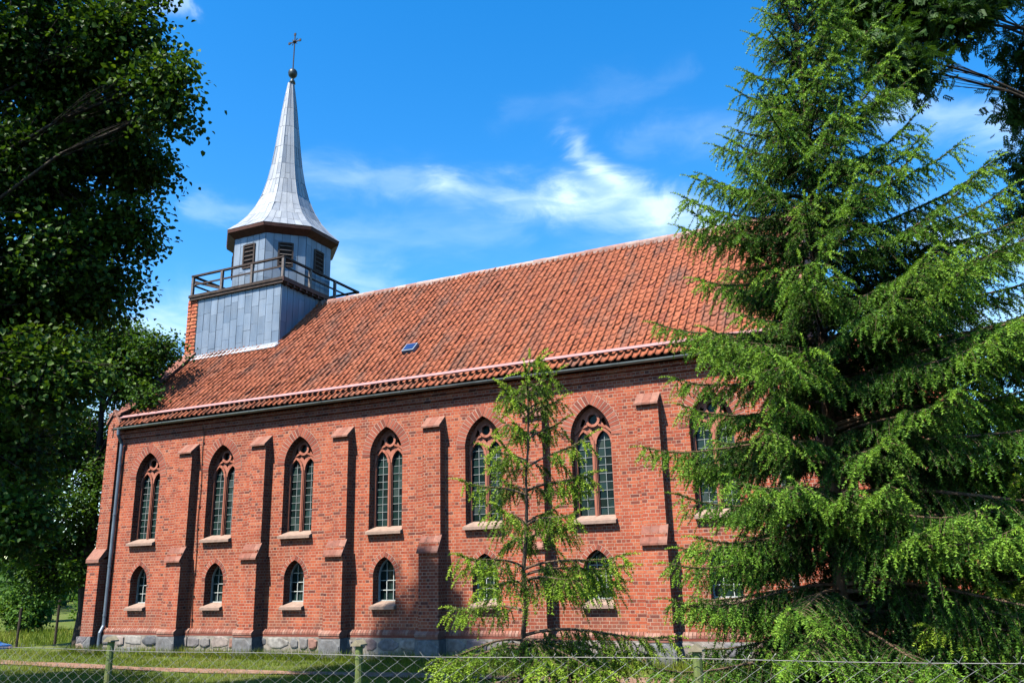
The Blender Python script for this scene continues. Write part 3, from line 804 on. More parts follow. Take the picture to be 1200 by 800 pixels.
clad_face(c, Vector((TX0, TY0, 0)), Vector((1, 0, 0)), Vector((0, -1, 0)), TX1-TX0, lambda u: 9.36, TZ, .31, .62)
clad_face(c, Vector((TX1, TY0, 0)), Vector((0, 1, 0)), Vector((1, 0, 0)), TY1-TY0, lambda u: roofz(TY0+u)-.05, TZ, .30, 3.0)
clad_face(c, Vector((TX0, TY1, 0)), Vector((0, -1, 0)), Vector((-1, 0, 0)), TY1-TY0, lambda u: 9.0, TZ, .31, .62)
clad_face(c, Vector((TX1, TY1, 0)), Vector((-1, 0, 0)), Vector((0, 1, 0)), TX1-TX0, lambda u: 9.36, TZ, .31, .62)
c.build('turret_cladding', 'clad', turret)
c = MB(); c.box(TX0-.05, TY0-.10, 9.30, TX1+.05, TY0-.02, 9.48); c.prism([(TY0-.10, 9.32), (TY0-.02, 9.47), (TY0-.26, 9.30), (TY0-.26, 9.27)], 'x', TX0-.05, TX1+.08)
c.build('flashing', 'flash', turret)
# strip of hung tiles on the west edge
c = MB()
c.box(-1.93, TY0+.02, 9.4, -1.502, TY1, TZ-.02, .3)
nr = 17
for k in range(nr):
    z = 9.36+(TZ-9.42)*k/nr
    for q in range(3):
        xa = -1.95+.145*q+(.04 if k % 2 else 0)*(q > 0)
        c.prism([(TY0+.02, z), (TY0-.035-rr.uniform(0, .012), z), (TY0-.008, z+.17), (TY0+.02, z+.17)], 'x', xa-.01*(q == 0), xa+.138, rr.random())
    for q in range(14):
        y = TY0+.3*q; c.prism([(-1.93, z), (-1.985-rr.uniform(0, .012), z), (-1.94, z+.17)], 'y', y+.004, y+.296, rr.random())
c.build('hung_tiles', 'tile_hang', turret)
c = MB(); c.box(TX0-.035, TY0-.03, 9.4, TX0+.02, TY0+.01, TZ-.01); c.build('edge_batten', 'wood', turret)

# platform with railing
PX0, PX1, PY0, PY1 = -1.88, 2.40, 2.57, 7.0
c = MB(); c.box(PX0, PY0, TZ+.002, PX1, PY1, TZ+.10); c.box(PX0+.03, PY0+.03, TZ-.10, PX1-.03, PY0+.13, TZ); c.box(PX1-.13, PY0+.135, TZ-.12, PX1-.03, PY1-.03, TZ)
plat = c.build('platform', 'wood', church)
c = MB()
for k in range(14):
    y = PY0+.2+k*.33; c.box(PX1-.16, y, TZ-.16, PX1+.03, y+.07, TZ-.002)
c.box(PX1+.001, PY0-.02, TZ-.06, PX1+.04, PY1, TZ+.09)
c.build('edge_boards', 'soffit', plat)
def railing_post(x, y, first=[None]):
    if first[0] is None:
        c = MB(); c.box(-.045, -.045, TZ+.10, .045, .045, TZ+.80); first[0] = c.build('railing_post', 'wood_grey', plat); o = first[0]
    else:
        o = first[0].copy(); col.objects.link(o); o.parent = plat
    o.location = (x, y, 0); return o
ix0, ix1, iy0, iy1 = PX0+.10, PX1-.08, PY0+.08, PY1-.08
spots = [(ix0+(ix1-ix0)*k/3, iy0) for k in range(4)]+[(ix1, iy0+(iy1-iy0)*k/3) for k in (1, 2, 3)]+[(ix0, iy0+(iy1-iy0)*k/3) for k in (1, 2, 3)]+[(ix0+(ix1-ix0)*k/3, iy1) for k in (1, 2)]
for q in spots: railing_post(*q)
def rail(p, q, z, w_, h_):
    c = MB(); c.bar((p[0], p[1], TZ+z), (q[0], q[1], TZ+z), w_, h_); return c.build('rail', 'wood', plat)
cs = [(ix0, iy0), (ix1, iy0), (ix1, iy1), (ix0, iy1)]
for k in range(4):
    p_, q_ = Vector(cs[k]), Vector(cs[(k+1) % 4]); e = (q_-p_).normalized()*.06
    rail(p_-e, q_+e, .83, .10, .06); rail(p_, q_, .50, .04, .055)
# a diagonal brace in the first bay
c = MB(); c.bar((spots[0][0]+.06, iy0+.03, TZ+.62), (spots[1][0], iy0+.03, TZ+.16), .04, .09); c.build('brace', 'wood', plat)

# lantern
def octv(a, z, k): 
    R = a/cos(pi/8); t_ = pi/8+k*pi/4; return Vector((AX+R*cos(t_), AY+R*sin(t_), z))
LA, LZ0, LZ1 = 1.70, TZ+.10, 14.0
c = MB()
c.prism([tuple(octv(LA, 0, k)[:2]) for k in range(8)], 'z', LZ0, LZ1)
lant = c.build('lantern', 'seam', church)
c = MB()
for k in range(8):
    p0, p1 = octv(LA, 0, k), octv(LA, 0, k+1); ex = (p1-p0).normalized(); nv = Vector((ex.y, -ex.x, 0))
    if nv.dot(p0-Vector((AX, AY, 0))) < 0: nv = -nv
    wdt = (p1-p0).length; n = 5; cw = wdt/n; ez = Vector((0, 0, 1))
    for q in range(n):
        z = LZ0-rr.random()*.8
        while z < LZ1-.02:
            a, e = max(z, LZ0), min(z+1.0, LZ1)
            if e-a > .05: panel(c, p0+ex*(q*cw)+ez*a, ex, ez, nv, cw, e-a)
            z += 1.0
c.build('lantern_cladding', 'clad', lant)
for k in range(8):
    p0, p1 = octv(LA, 0, k), octv(LA, 0, k+1); ex = (p1-p0).normalized(); nv = Vector((ex.y, -ex.x, 0))
    if nv.dot(p0-Vector((AX, AY, 0))) < 0: nv = -nv
    mid = (p0+p1)/2; hw, za_, zb_ = .24, 12.62, 13.44
    c = MB()
    for s_ in (-1, 1): c.bar(mid+ex*s_*hw+nv*.03+Vector((0, 0, za_-.04)), mid+ex*s_*hw+nv*.03+Vector((0, 0, zb_+.04)), .06, .06, up=nv)
    for z in (za_-.02, zb_+.02): c.bar(mid-ex*(hw-.032)+nv*.03+Vector((0, 0, z)), mid+ex*(hw-.032)+nv*.03+Vector((0, 0, z)), .06, .055, up=nv)
    win = c.build('louvre_window', 'wood', lant)
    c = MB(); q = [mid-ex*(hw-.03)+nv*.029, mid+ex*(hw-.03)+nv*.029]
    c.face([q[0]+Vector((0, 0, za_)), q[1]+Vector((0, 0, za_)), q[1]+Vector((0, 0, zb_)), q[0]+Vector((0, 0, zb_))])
    win2 = c.build('louvre_shade_sheet', 'dark', lant, fixn=False)  # dark sheet on the wall stands in for the unlit opening behind the slats
    c = MB()
    for j in range(5):
        z = za_+.09+j*.16; a = mid+nv*.045+Vector((0, 0, z))
        c.bar(a-ex*(hw-.035), a+ex*(hw-.035), .018, .07, up=(nv*.7+Vector((0, 0, -.5))).normalized())
    c.build('louvre_slats', 'wood_grey', lant)
# spire
PROF = [(2.0, 14.10), (1.66, 14.43), (1.33, 14.85), (1.08, 15.30), (.86, 15.85), (.69, 16.5), (.565, 17.2), (.465, 18.0), (.365, 18.9), (.27, 19.75), (.18, 20.45), (.10, 21.0)]
c = MB()
for (a0, z0), (a1, z1) in zip(PROF[:-1], PROF[1:]):
    for k in range(8): c.face([octv(a0, z0, k), octv(a0, z0, k+1), octv(a1, z1, k+1), octv(a1, z1, k)])
c.face([octv(.10, 21.0, k) for k in range(8)])
spire = c.build('spire', 'seam', church, fixn=True)
c = MB()
for i, ((a0, z0), (a1, z1)) in enumerate(zip(PROF[:-1], PROF[1:])):
    n = 6 if i < 2 else 4 if i < 5 else 3 if i < 8 else 2
    for k in range(8):
        A, B, Cc, Dd = octv(a0, z0, k), octv(a0, z0, k+1), octv(a1, z1, k+1), octv(a1, z1, k)
        nv = (B-A).cross(Dd-A).normalized()
        if nv.dot(A-Vector((AX, AY, z0-3))) < 0: nv = -nv
        for j in range(n):
            split = [0, 1] if rr.random() < .75 else [0, rr.uniform(.3, .7), 1]
            for s0, s1 in zip(split[:-1], split[1:]):
                def at(u, v): return (A.lerp(B, u)).lerp(Dd.lerp(Cc, u), v)
                g_ = .010/max(.08, (B-A).length/1); u0, u1 = j/n+g_*.6, (j+1)/n-g_*.6
                t = [rr.uniform(.004, .014) for _ in range(3)]; t.append(t[0]+t[2]-t[1])
                pts = [at(u0, s0+.008), at(u1, s0+.008), at(u1, s1-.008), at(u0, s1-.008)]
                c.face([p_+nv*t[i_] for i_, p_ in enumerate(pts)], rr.random())
for k in range(8):
    c.tube([octv(a+.008, z, k) for a, z in PROF], .014, 5, .4)
c.build('spire_sheets', 'spire', spire)
c = MB()
for k in range(8):
    A, B = octv(2.0, 14.095, k), octv(2.0, 14.095, k+1); a2, b2 = octv(1.98, 13.98, k), octv(1.98, 13.98, k+1); a3, b3 = octv(LA+.03, 13.80, k), octv(LA+.03, 13.80, k+1)
    c.face([A, B, b2, a2]); c.face([a2, b2, b3, a3])
c.build('spire_eaves', 'soffit', spire, fixn=False)
c = MB()
c.lathe([(.001, 20.95), (.13, 20.98), (.10, 21.1), (.06, 21.16), (.05, 21.22), (.12, 21.27), (.17, 21.35), (.185, 21.44), (.17, 21.53), (.12, 21.60), (.05, 21.645), (.001, 21.66)], AX+.06, AY, 14)
c.build('ball_finial', 'copper', spire, smooth=True)
c = MB(); fx = AX+.08
c.tube([(fx-.02, AY, 21.6), (fx, AY, 23.25)], .024, 6)
c.bar((fx-.27, AY, 22.90), (fx+.27, AY, 22.90), .03, .045); c.bar((fx, AY-.27, 22.90), (fx, AY+.27, 22.90), .03, .045) if False else None
for s_ in (-1, 1):
    c.box(fx+s_*.27-.045, AY-.02, 22.85, fx+s_*.27+.045, AY+.02, 22.95)
    for s2 in (-1, 1): c.tube([(fx+s_*.06, AY, 22.90+s2*.06), (fx+s_*.13, AY, 22.90+s2*.13)], .016, 5)
c.box(fx-.045, AY-.02, 23.2, fx+.045, AY+.02, 23.3)
c.tube([(fx-.2, AY, 22.48), (fx-.1, AY, 22.55), (fx, AY, 22.5), (fx+.1, AY, 22.45), (fx+.2, AY, 22.52)], .018, 5) if False else None
c.lathe([(.001, 22.83), (.075, 22.87), (.085, 22.9), (.075, 22.94), (.001, 22.97)], fx, AY, 10)
c.build('cross', 'iron', spire)

# splash stone below the downpipe
c = MB(); c.prism([(-1.75, -.55), (-.95, -.62), (-.85, -.18), (-1.6, -.15)], 'z', -.05, .10); o = c.build('splash_stone', 'stone'); tag(o, 'flat grey splash stone on the grass below the dark downpipe', 'stone')

# ------------------------------------------------------------------ chain-link fence
fence = thing('mesh_fence', 'low galvanised chain-link fence with mossy green posts along the churchyard', 'fence', (17, -12.6, 0))
FY = -12.6
def ftop(x): return 1.44+.008*(x-16)*(x > 16)+.006*sin(x*2.1)
c = MB(); dx = .036; x0, x1 = 10.9, 24.5; nz_ = 28; zt0 = .16
rr = random.Random(6); nw = int((x1-x0)/(2*dx))
V = []; F = []; k_ = 0
zs_ = np.linspace(0, 1, nz_+1)
for i in range(nw+1):
    xb = x0+i*2*dx; pts = []
    for s_ in range(nz_+1):
        side = 1 if (s_+i) % 2 else -1
        xx = xb+side*dx*1.02+.012*sin(xb*1.7+s_*.3)*1.0; T = ftop(xx)
        pts.append((xx, FY+(.006 if side > 0 else -.006)+.02*sin(xb*.9), zt0+(T-zt0)*s_/nz_))
    e = pts[-1]; pts.append((e[0]+rr.uniform(.012, .03)*rr.choice((-1, 1)), FY, e[2]+rr.uniform(.015, .035)))
    c.tube([(q[0]-17, q[1]+12.6, q[2]) for q in pts], .0019, 3, .5, False)
c.build('wire_mesh', 'wire', fence, fixn=False)
c = MB()
for f_ in (.995, .5, .03):
    c.tube([(x-17, .0, zt0+(ftop(x)-zt0)*f_) for x in np.linspace(x0, x1, 60)], .0022, 4, .5)
c.build('tension_wire', 'wire', fence, fixn=False)
pr0 = None
for x in (11.2, 13.83, 16.49, 19.05, 21.7, 24.3):
    if pr0 is None:
        c = MB(); rr = random.Random(8); n = 16
        pts = [(rr.uniform(-.002, .002), .04+rr.uniform(-.002, .002), .0+1.50*k/n) for k in range(n+1)]
        c.tube(pts, [.029+rr.uniform(-.0015, .0015) for _ in pts], 10, .5)
        pr0 = c.build('post', 'post', fence); o = pr0
        d_ = MB(); d_.prism([(-.045, -.005), (.045, -.005), (.045, .085), (-.045, .085)], 'z', 1.50, 1.512); d_.prism([(-.045, 1.512), (.045, 1.512), (.0, 1.545)], 'y', -.005, .085)
        d_.build('post_cap', 'post_cap', pr0)
    else: o = copy_part(pr0, fence, None)
    o.location = (x-17, 0, 0)
    o.rotation_euler = (random.uniform(-.015, .015), random.uniform(-.02, .02), 0)

# ------------------------------------------------------------------ low wall, far fence posts, car
first = None
for (x, y, zt) in ((-9.36, 2.99, 1.1), (-8.19, 3.63, .9)):
    g0 = float(hgt(x, y))
    c = MB(); c.tube([(0, 0, -.2), (.01, 0, 1.65)], .045, 7); c.box(-.05, -.012, 1.2, .05, .012, 1.24)
    o = c.build('fence_post', 'bark'); o.location = (x, y, g0)
    tag(o, 'dark wooden post in the meadow nearer the blue car' if first is None else 'dark wooden post in the meadow nearer the church corner', 'post', 'posts in the meadow')
    first = o

car = thing('parked_car', 'blue parked car standing in the meadow at the left edge', 'car', (-17.2, 5.8, float(hgt(-17.2, 5.8))))
car.rotation_euler = (0, 0, radians(18))
def car_body():
    L, Wd = 4.1, 1.7
    prof = [(-2.05, .35), (-2.05, .62), (-1.95, .82), (-1.2, .93), (-.62, 1.38), (.75, 1.42), (1.55, 1.0), (1.98, .92), (2.05, .6), (2.05, .35)]
    bm = bmesh.new(); secs = []
    for yy, ins in ((-.85, .05), (-.80, .0), (-.35, -.02), (.35, -.02), (.80, .0), (.85, .05)):
        sec = []
        for (x, z) in prof:
            nar = .16 if z > 1.2 else 0
            sec.append(bm.verts.new((x*(1-ins*.2), yy*(1-nar), z-(ins*.6 if z > .5 else 0)))); 
        secs.append(sec)
    for a, b_ in zip(secs[:-1], secs[1:]):
        for i in range(len(prof)):
            j = (i+1) % len(prof); bm.faces.new((a[i], a[j], b_[j], b_[i]))
    bm.faces.new(secs[0]); bm.faces.new(list(reversed(secs[-1])))
    bmesh.ops.recalc_face_normals(bm, faces=bm.faces); me = bpy.data.meshes.new('body'); bm.to_mesh(me); bm.free(); me.materials.append(MATS['carpaint'])
    o = bpy.data.objects.new('body', me); col.objects.link(o); o.parent = car
    bv = o.modifiers.new('bevel', 'BEVEL'); bv.width = .04; bv.segments = 2
    c = MB()
    for s_ in (-1, 1):
        c.face([(-1.05, s_*.832, .96), (-.1, s_*.845, .98), (-.1, s_*.735, 1.33), (-.6, s_*.735, 1.32)]); c.face([(0, s_*.845, .98), (1.25, s_*.832, 1.02), (.72, s_*.735, 1.34), (0, s_*.735, 1.34)])
    c.build('side_window', 'carglass', car, fixn=False)
    c = MB(); c.face([(-1.14, -.66, .985), (-1.14, .66, .985), (-.66, .60, 1.365), (-.66, -.60, 1.365)]); c.build('windscreen', 'carglass', car, fixn=False)
    c = MB(); c.face([(1.50, -.66, 1.06), (1.50, .66, 1.06), (.82, .60, 1.405), (.82, -.60, 1.405)]); c.build('rear_window', 'carglass', car, fixn=False)
    for sx_ in (-1.3, 1.25):
        for s_ in (-1, 1):
            c = MB(); c.tube([(sx_, s_*.72, .31), (sx_, s_*.88, .31)], .31, 18); wv = c.build('wheel', 'rubber', car)
            c = MB(); c.tube([(sx_, s_*.875, .31), (sx_, s_*.89, .31)], .20, 14); c.build('rim', 'alloy', wv)
    for s_ in (-1, 1):
        c = MB(); c.box(-2.08, s_*.62-.15, .64, -2.03, s_*.62+.15, .78); c.build('headlight', 'lamp', car)
        c = MB(); c.box(2.02, s_*.66-.1, .68, 2.07, s_*.66+.1, .86); c.build('tail_light', 'pinkrail', car)
car_body()

# ------------------------------------------------------------------ trees
def unit(a): return a/np.maximum(np.linalg.norm(a, axis=-1, keepdims=True), 1e-9)
def frame(d):
    a = np.where(np.abs(d[:, 2:3]) < .9, np.array([[0, 0, 1.]]), np.array([[1., 0, 0]]))
    u = unit(np.cross(d, a)); return u, np.cross(d, u)
def tubes_np(P, R, sides):
    """P (n,m,3) polylines, R (n,m) radii -> verts, quads"""
    n, mm, _ = P.shape
    d = np.empty_like(P); d[:, 1:-1] = P[:, 2:]-P[:, :-2]; d[:, 0] = P[:, 1]-P[:, 0]; d[:, -1] = P[:, -1]-P[:, -2]
    d = unit(d.reshape(-1, 3)); u, v = frame(d); u = u.reshape(n, mm, 1, 3); v = v.reshape(n, mm, 1, 3)
    a = np.arange(sides)*2*pi/sides; ca = np.cos(a)[None, None, :, None]; sa = np.sin(a)[None, None, :, None]
    V = (P[:, :, None, :]+(u*ca+v*sa)*R[:, :, None, None]).reshape(-1, 3)
    id_ = np.arange(n*mm*sides).reshape(n, mm, sides); nx = np.roll(id_, -1, 2)
    F = np.stack([id_[:, :-1], nx[:, :-1], nx[:, 1:], id_[:, 1:]], -1).reshape(-1, 4)
    return V, F
def merge(parts):
    Vs, Fs, o = [], [], 0
    for V, F in parts: Vs.append(V); Fs.append(F+o); o += len(V)
    return np.concatenate(Vs), np.concatenate(Fs)

def spruce(name, label, base, top, radius_of, seed, n_whorl, per, mat, sprig_len, K=20, droop=.25, gap=0., sec_step=.11, group=None, extra=(), bare=None, nw_=.0075):
    """a young spruce: trunk with whorled limbs, side twigs and needled shoots"""
    rng = np.random.default_rng(seed); base = np.array(base, float); top = np.array(top, float); H = top[2]-base[2]
    root = thing(name, label, 'spruce tree', tuple(base), group)
    nT = 14; tt = np.linspace(0, 1, nT); TP = base+(top-base)*tt[:, None]; TP[1:-1, :2] += rng.normal(0, .012, (nT-2, 2))
    woods = [tubes_np(TP[None], (np.maximum(.004, (.0085*H)*(1-tt)**.9+.004))[None], 8)]
    twigs = []; SP0, SPD, SPL, SPA = [], [], [], []
    zs_ = np.sort(np.concatenate([(np.arange(n_whorl)+.5)/n_whorl+rng.normal(0, .25/n_whorl, n_whorl)]))
    limbs = []
    for f in zs_:
        f = float(np.clip(f, .02, .985))
        if bare and bare[0] < f < bare[1] and rng.random() < bare[2]: continue
        n = per if f < .93 else 4; ph = rng.random()*2*pi
        for k in range(n):
            if rng.random() < gap: continue
            limbs.append((np.clip(f+rng.normal(0, .006), .01, .99), ph+2*pi*k/n+rng.normal(0, .3), rng.uniform(.7, 1.08) if rng.random() > .12 else rng.uniform(.4, .6)))
    limbs += [tuple(e) for e in extra]
    for (f, az_, ls) in limbs:
        R_ = radius_of(f, az_)*ls
        if R_ < .06: R_ = .06
        p0 = np.array([np.interp(f, tt, TP[:, 0]), np.interp(f, tt, TP[:, 1]), np.interp(f, tt, TP[:, 2])])
        m_ = 10; s = np.linspace(0, 1, m_); up0 = .75*f**1.5+.12+rng.normal(0, .06); hd = np.array([cos(az_), sin(az_), 0])
        zc = R_*(up0*s-(.38-.25*f+droop)*s**2*1.0+.26*s**4)
        bend = rng.normal(0, .06)*R_*s**2
        P = p0+hd*(R_*s)[:, None]+np.array([-hd[1], hd[0], 0])*bend[:, None]+np.array([0, 0, 1])*zc[:, None]
        woods.append(tubes_np(P[None], (np.linspace(.010+.006*R_, .0035, m_))[None], 5))
        # side twigs
        ns = max(3, int(R_/sec_step)); 
        for j in range(ns):
            t = .10+.90*(j+rng.random()*.7)/ns
            if t > .99: t = .99
            for side in (-1, 1):
                if rng.random() < .10: continue
                q = np.array([np.interp(t, s, P[:, a]) for a in range(3)]); q2 = np.array([np.interp(min(1, t+.05), s, P[:, a]) for a in range(3)])
                fw = q2-q; fw = fw/max(1e-6, np.linalg.norm(fw))
                sd_ = np.cross(fw, [0, 0, 1]); sd_ = sd_/max(1e-6, np.linalg.norm(sd_))*side
                ln = (.10+.46*R_*.60*(1-t)**.8*min(1, t*4))*rng.uniform(.6, 1.15); ln = min(ln, .70)
                dr = unit((fw*.75+sd_*rng.uniform(.6, 1.0)+np.array([0, 0, rng.normal(-.05, .12)]))[None])[0]
                mm = 5; ss = np.linspace(0, 1, mm)
                dz = -(.25+.5*droop+rng.uniform(0, .35))*ln*ss**2
                Q = q+dr*(ln*ss)[:, None]+np.array([0, 0, 1])*dz[:, None]
                twigs.append(Q)
                # shoots on the twig
                nsp = max(1, int(ln/.05))
                for i in range(nsp+1):
                    u_ = 1.0 if i == nsp else (.15+.8*(i+rng.random()*.6)/nsp)
                    pq = np.array([np.interp(u_, ss, Q[:, a]) for a in range(3)])
                    if i == nsp: dd = Q[-1]-Q[-2]
                    else:
                        td = unit((Q[-1]-Q[0])[None])[0]; s2 = np.cross(td, [0, 0, 1]); dd = td*.8+s2*rng.choice((-1, 1))*.75+np.array([0, 0, -.25-droop*.8])
                    dd = unit((dd/np.linalg.norm(dd)+rng.normal(0, .16, 3)+np.array([0, 0, -.10-droop*.5]))[None])[0]
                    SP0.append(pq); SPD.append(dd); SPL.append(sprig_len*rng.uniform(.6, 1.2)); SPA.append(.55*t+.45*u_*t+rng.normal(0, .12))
        # leader shoot
        SP0.append(P[-1]); SPD.append(unit((P[-1]-P[-2])[None])[0]); SPL.append(sprig_len*1.2); SPA.append(1)
        for t in np.arange(.35, 1, .07/max(.3, R_)):   # needles along the limb itself
            q = np.array([np.interp(t, s, P[:, a]) for a in range(3)]); q2 = np.array([np.interp(min(1, t+.03), s, P[:, a]) for a in range(3)])
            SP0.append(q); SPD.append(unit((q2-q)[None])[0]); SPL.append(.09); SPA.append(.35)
    # top shoots
    for k in range(3):
        t = 1-.035*k; SP0.append(base+(top-base)*t); SPD.append(np.array([0, 0, 1.])); SPL.append(sprig_len); SPA.append(.9)
    P0 = np.array(SP0); D = np.array(SPD); L = np.array(SPL); A = np.clip(np.array(SPA), 0, 1); N = len(P0)
    u, v = frame(D)
    k = np.arange(K); t = ((k+.5)/K)[None, :, None]; ang = k*2.39996+rng.random((N, 1))*6.28
    sag = np.array([0, 0, -1.])*(L[:, None, None]*.22)*t**2
    c0 = P0[:, None]+D[:, None]*(L[:, None, None]*t)+sag
    rad = u[:, None]*np.cos(ang)[..., None]+v[:, None]*np.sin(ang)[..., None]
    nd = unit((rad*.9+D[:, None]*.55).reshape(-1, 3)).reshape(N, K, 3)
    nl = (.034*(1-.35*t[..., 0]))*(np.ones((N, 1))+rng.normal(0, .15, (N, K)))
    tip = c0+nd*nl[..., None]
    wv = unit(np.cross(nd.reshape(-1, 3), rng.normal(0, 1, (N*K, 3)))).reshape(N, K, 3)*nw_
    V = np.stack([c0-wv, c0+wv, tip], 2).reshape(-1, 3); F = np.arange(N*K*3).reshape(-1, 3)
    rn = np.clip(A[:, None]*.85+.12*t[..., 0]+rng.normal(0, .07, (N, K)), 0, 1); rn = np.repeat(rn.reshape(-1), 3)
    np_mesh('crown', V-base, F, rn, mat, root)
    print(name, 'shoots', N)
    # shoot axes and twigs
    Pw = np.stack([P0, P0+D*L[:, None]*.95+np.array([0, 0, -1.])*(L[:, None]*.2)], 1)
    Va, Fa = tubes_np(Pw, np.full((N, 2), .0014), 3)
    Tq = np.array(twigs); Vb, Fb = tubes_np(Tq, np.broadcast_to(np.linspace(.0032, .0015, 5), (len(Tq), 5)), 3)
    Vw, Fw = merge(woods+[(Va, Fa), (Vb, Fb)])
    np_mesh('trunk', Vw-base, Fw, np.full(len(Vw), .5), 'spruce_bark', root, True)
    return root, N

def big_r(f, a):
    z = f*10.3
    r = np.interp(z, [0, .6, 1.5, 3, 4.5, 5.5, 6.4, 7.4, 8.4, 10.3], [2.3, 2.4, 2.4, 2.2, 1.95, 1.65, 1.2, .72, .50, .08])
    return r*(.95+.13*cos(a-.25)+.08*cos(3*a+1))*(1+.07*max(0., -cos(a))*(z < 5))+.65*max(0., cos(a-.1))*np.interp(z, [0, 4, 6], [1, 1, 0])
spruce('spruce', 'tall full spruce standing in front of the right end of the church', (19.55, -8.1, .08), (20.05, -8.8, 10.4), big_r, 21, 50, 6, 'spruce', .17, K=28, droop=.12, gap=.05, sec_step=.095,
       extra=[(.55, 3.5, 1.08), (.53, 3.2, 1.1), (.585, 3.4, 1.12), (.63, 3.3, 1.1), (.46, .35, 1.1), (.485, .1, 1.05), (.42, 3.3, 1.08)]+[(.06+.021*k, -.9+.41*((k*5) % 6), .8+.05*(k % 4)) for k in range(20)])
def small_r(f, a):
    z = f*4.3
    r = np.interp(z, [0, .5, .9, 1.5, 1.9, 2.4, 2.8, 3.3, 3.8, 4.3], [1.0, 1.1, 1.1, 1.1, 1.05, .8, .75, .52, .38, .08])
    return r*(1+.12*cos(a-.2))
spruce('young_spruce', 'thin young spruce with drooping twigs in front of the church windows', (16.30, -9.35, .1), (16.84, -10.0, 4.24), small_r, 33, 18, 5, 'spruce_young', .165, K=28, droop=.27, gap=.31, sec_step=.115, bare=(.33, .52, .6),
       extra=[(.36, 3.0, 1.05), (.30, .25, 1.25), (.20, .2, 1.3), (.45, .15, .95)]+[(.04+.010*k, 1.1+2.4*k, .7+.06*(k % 5)) for k in range(16)])
spruce('young_spruce', 'bushy light green young spruce at the right end behind the fence', (21.7, -8.0, .1), (21.75, -8.1, 4.5), lambda f, a: np.interp(f, [0, .3, .7, 1], [1.8, 1.7, 1.0, .05]), 35, 26, 6, 'spruce_young', .13, K=24, droop=.2, gap=.1, sec_step=.10)

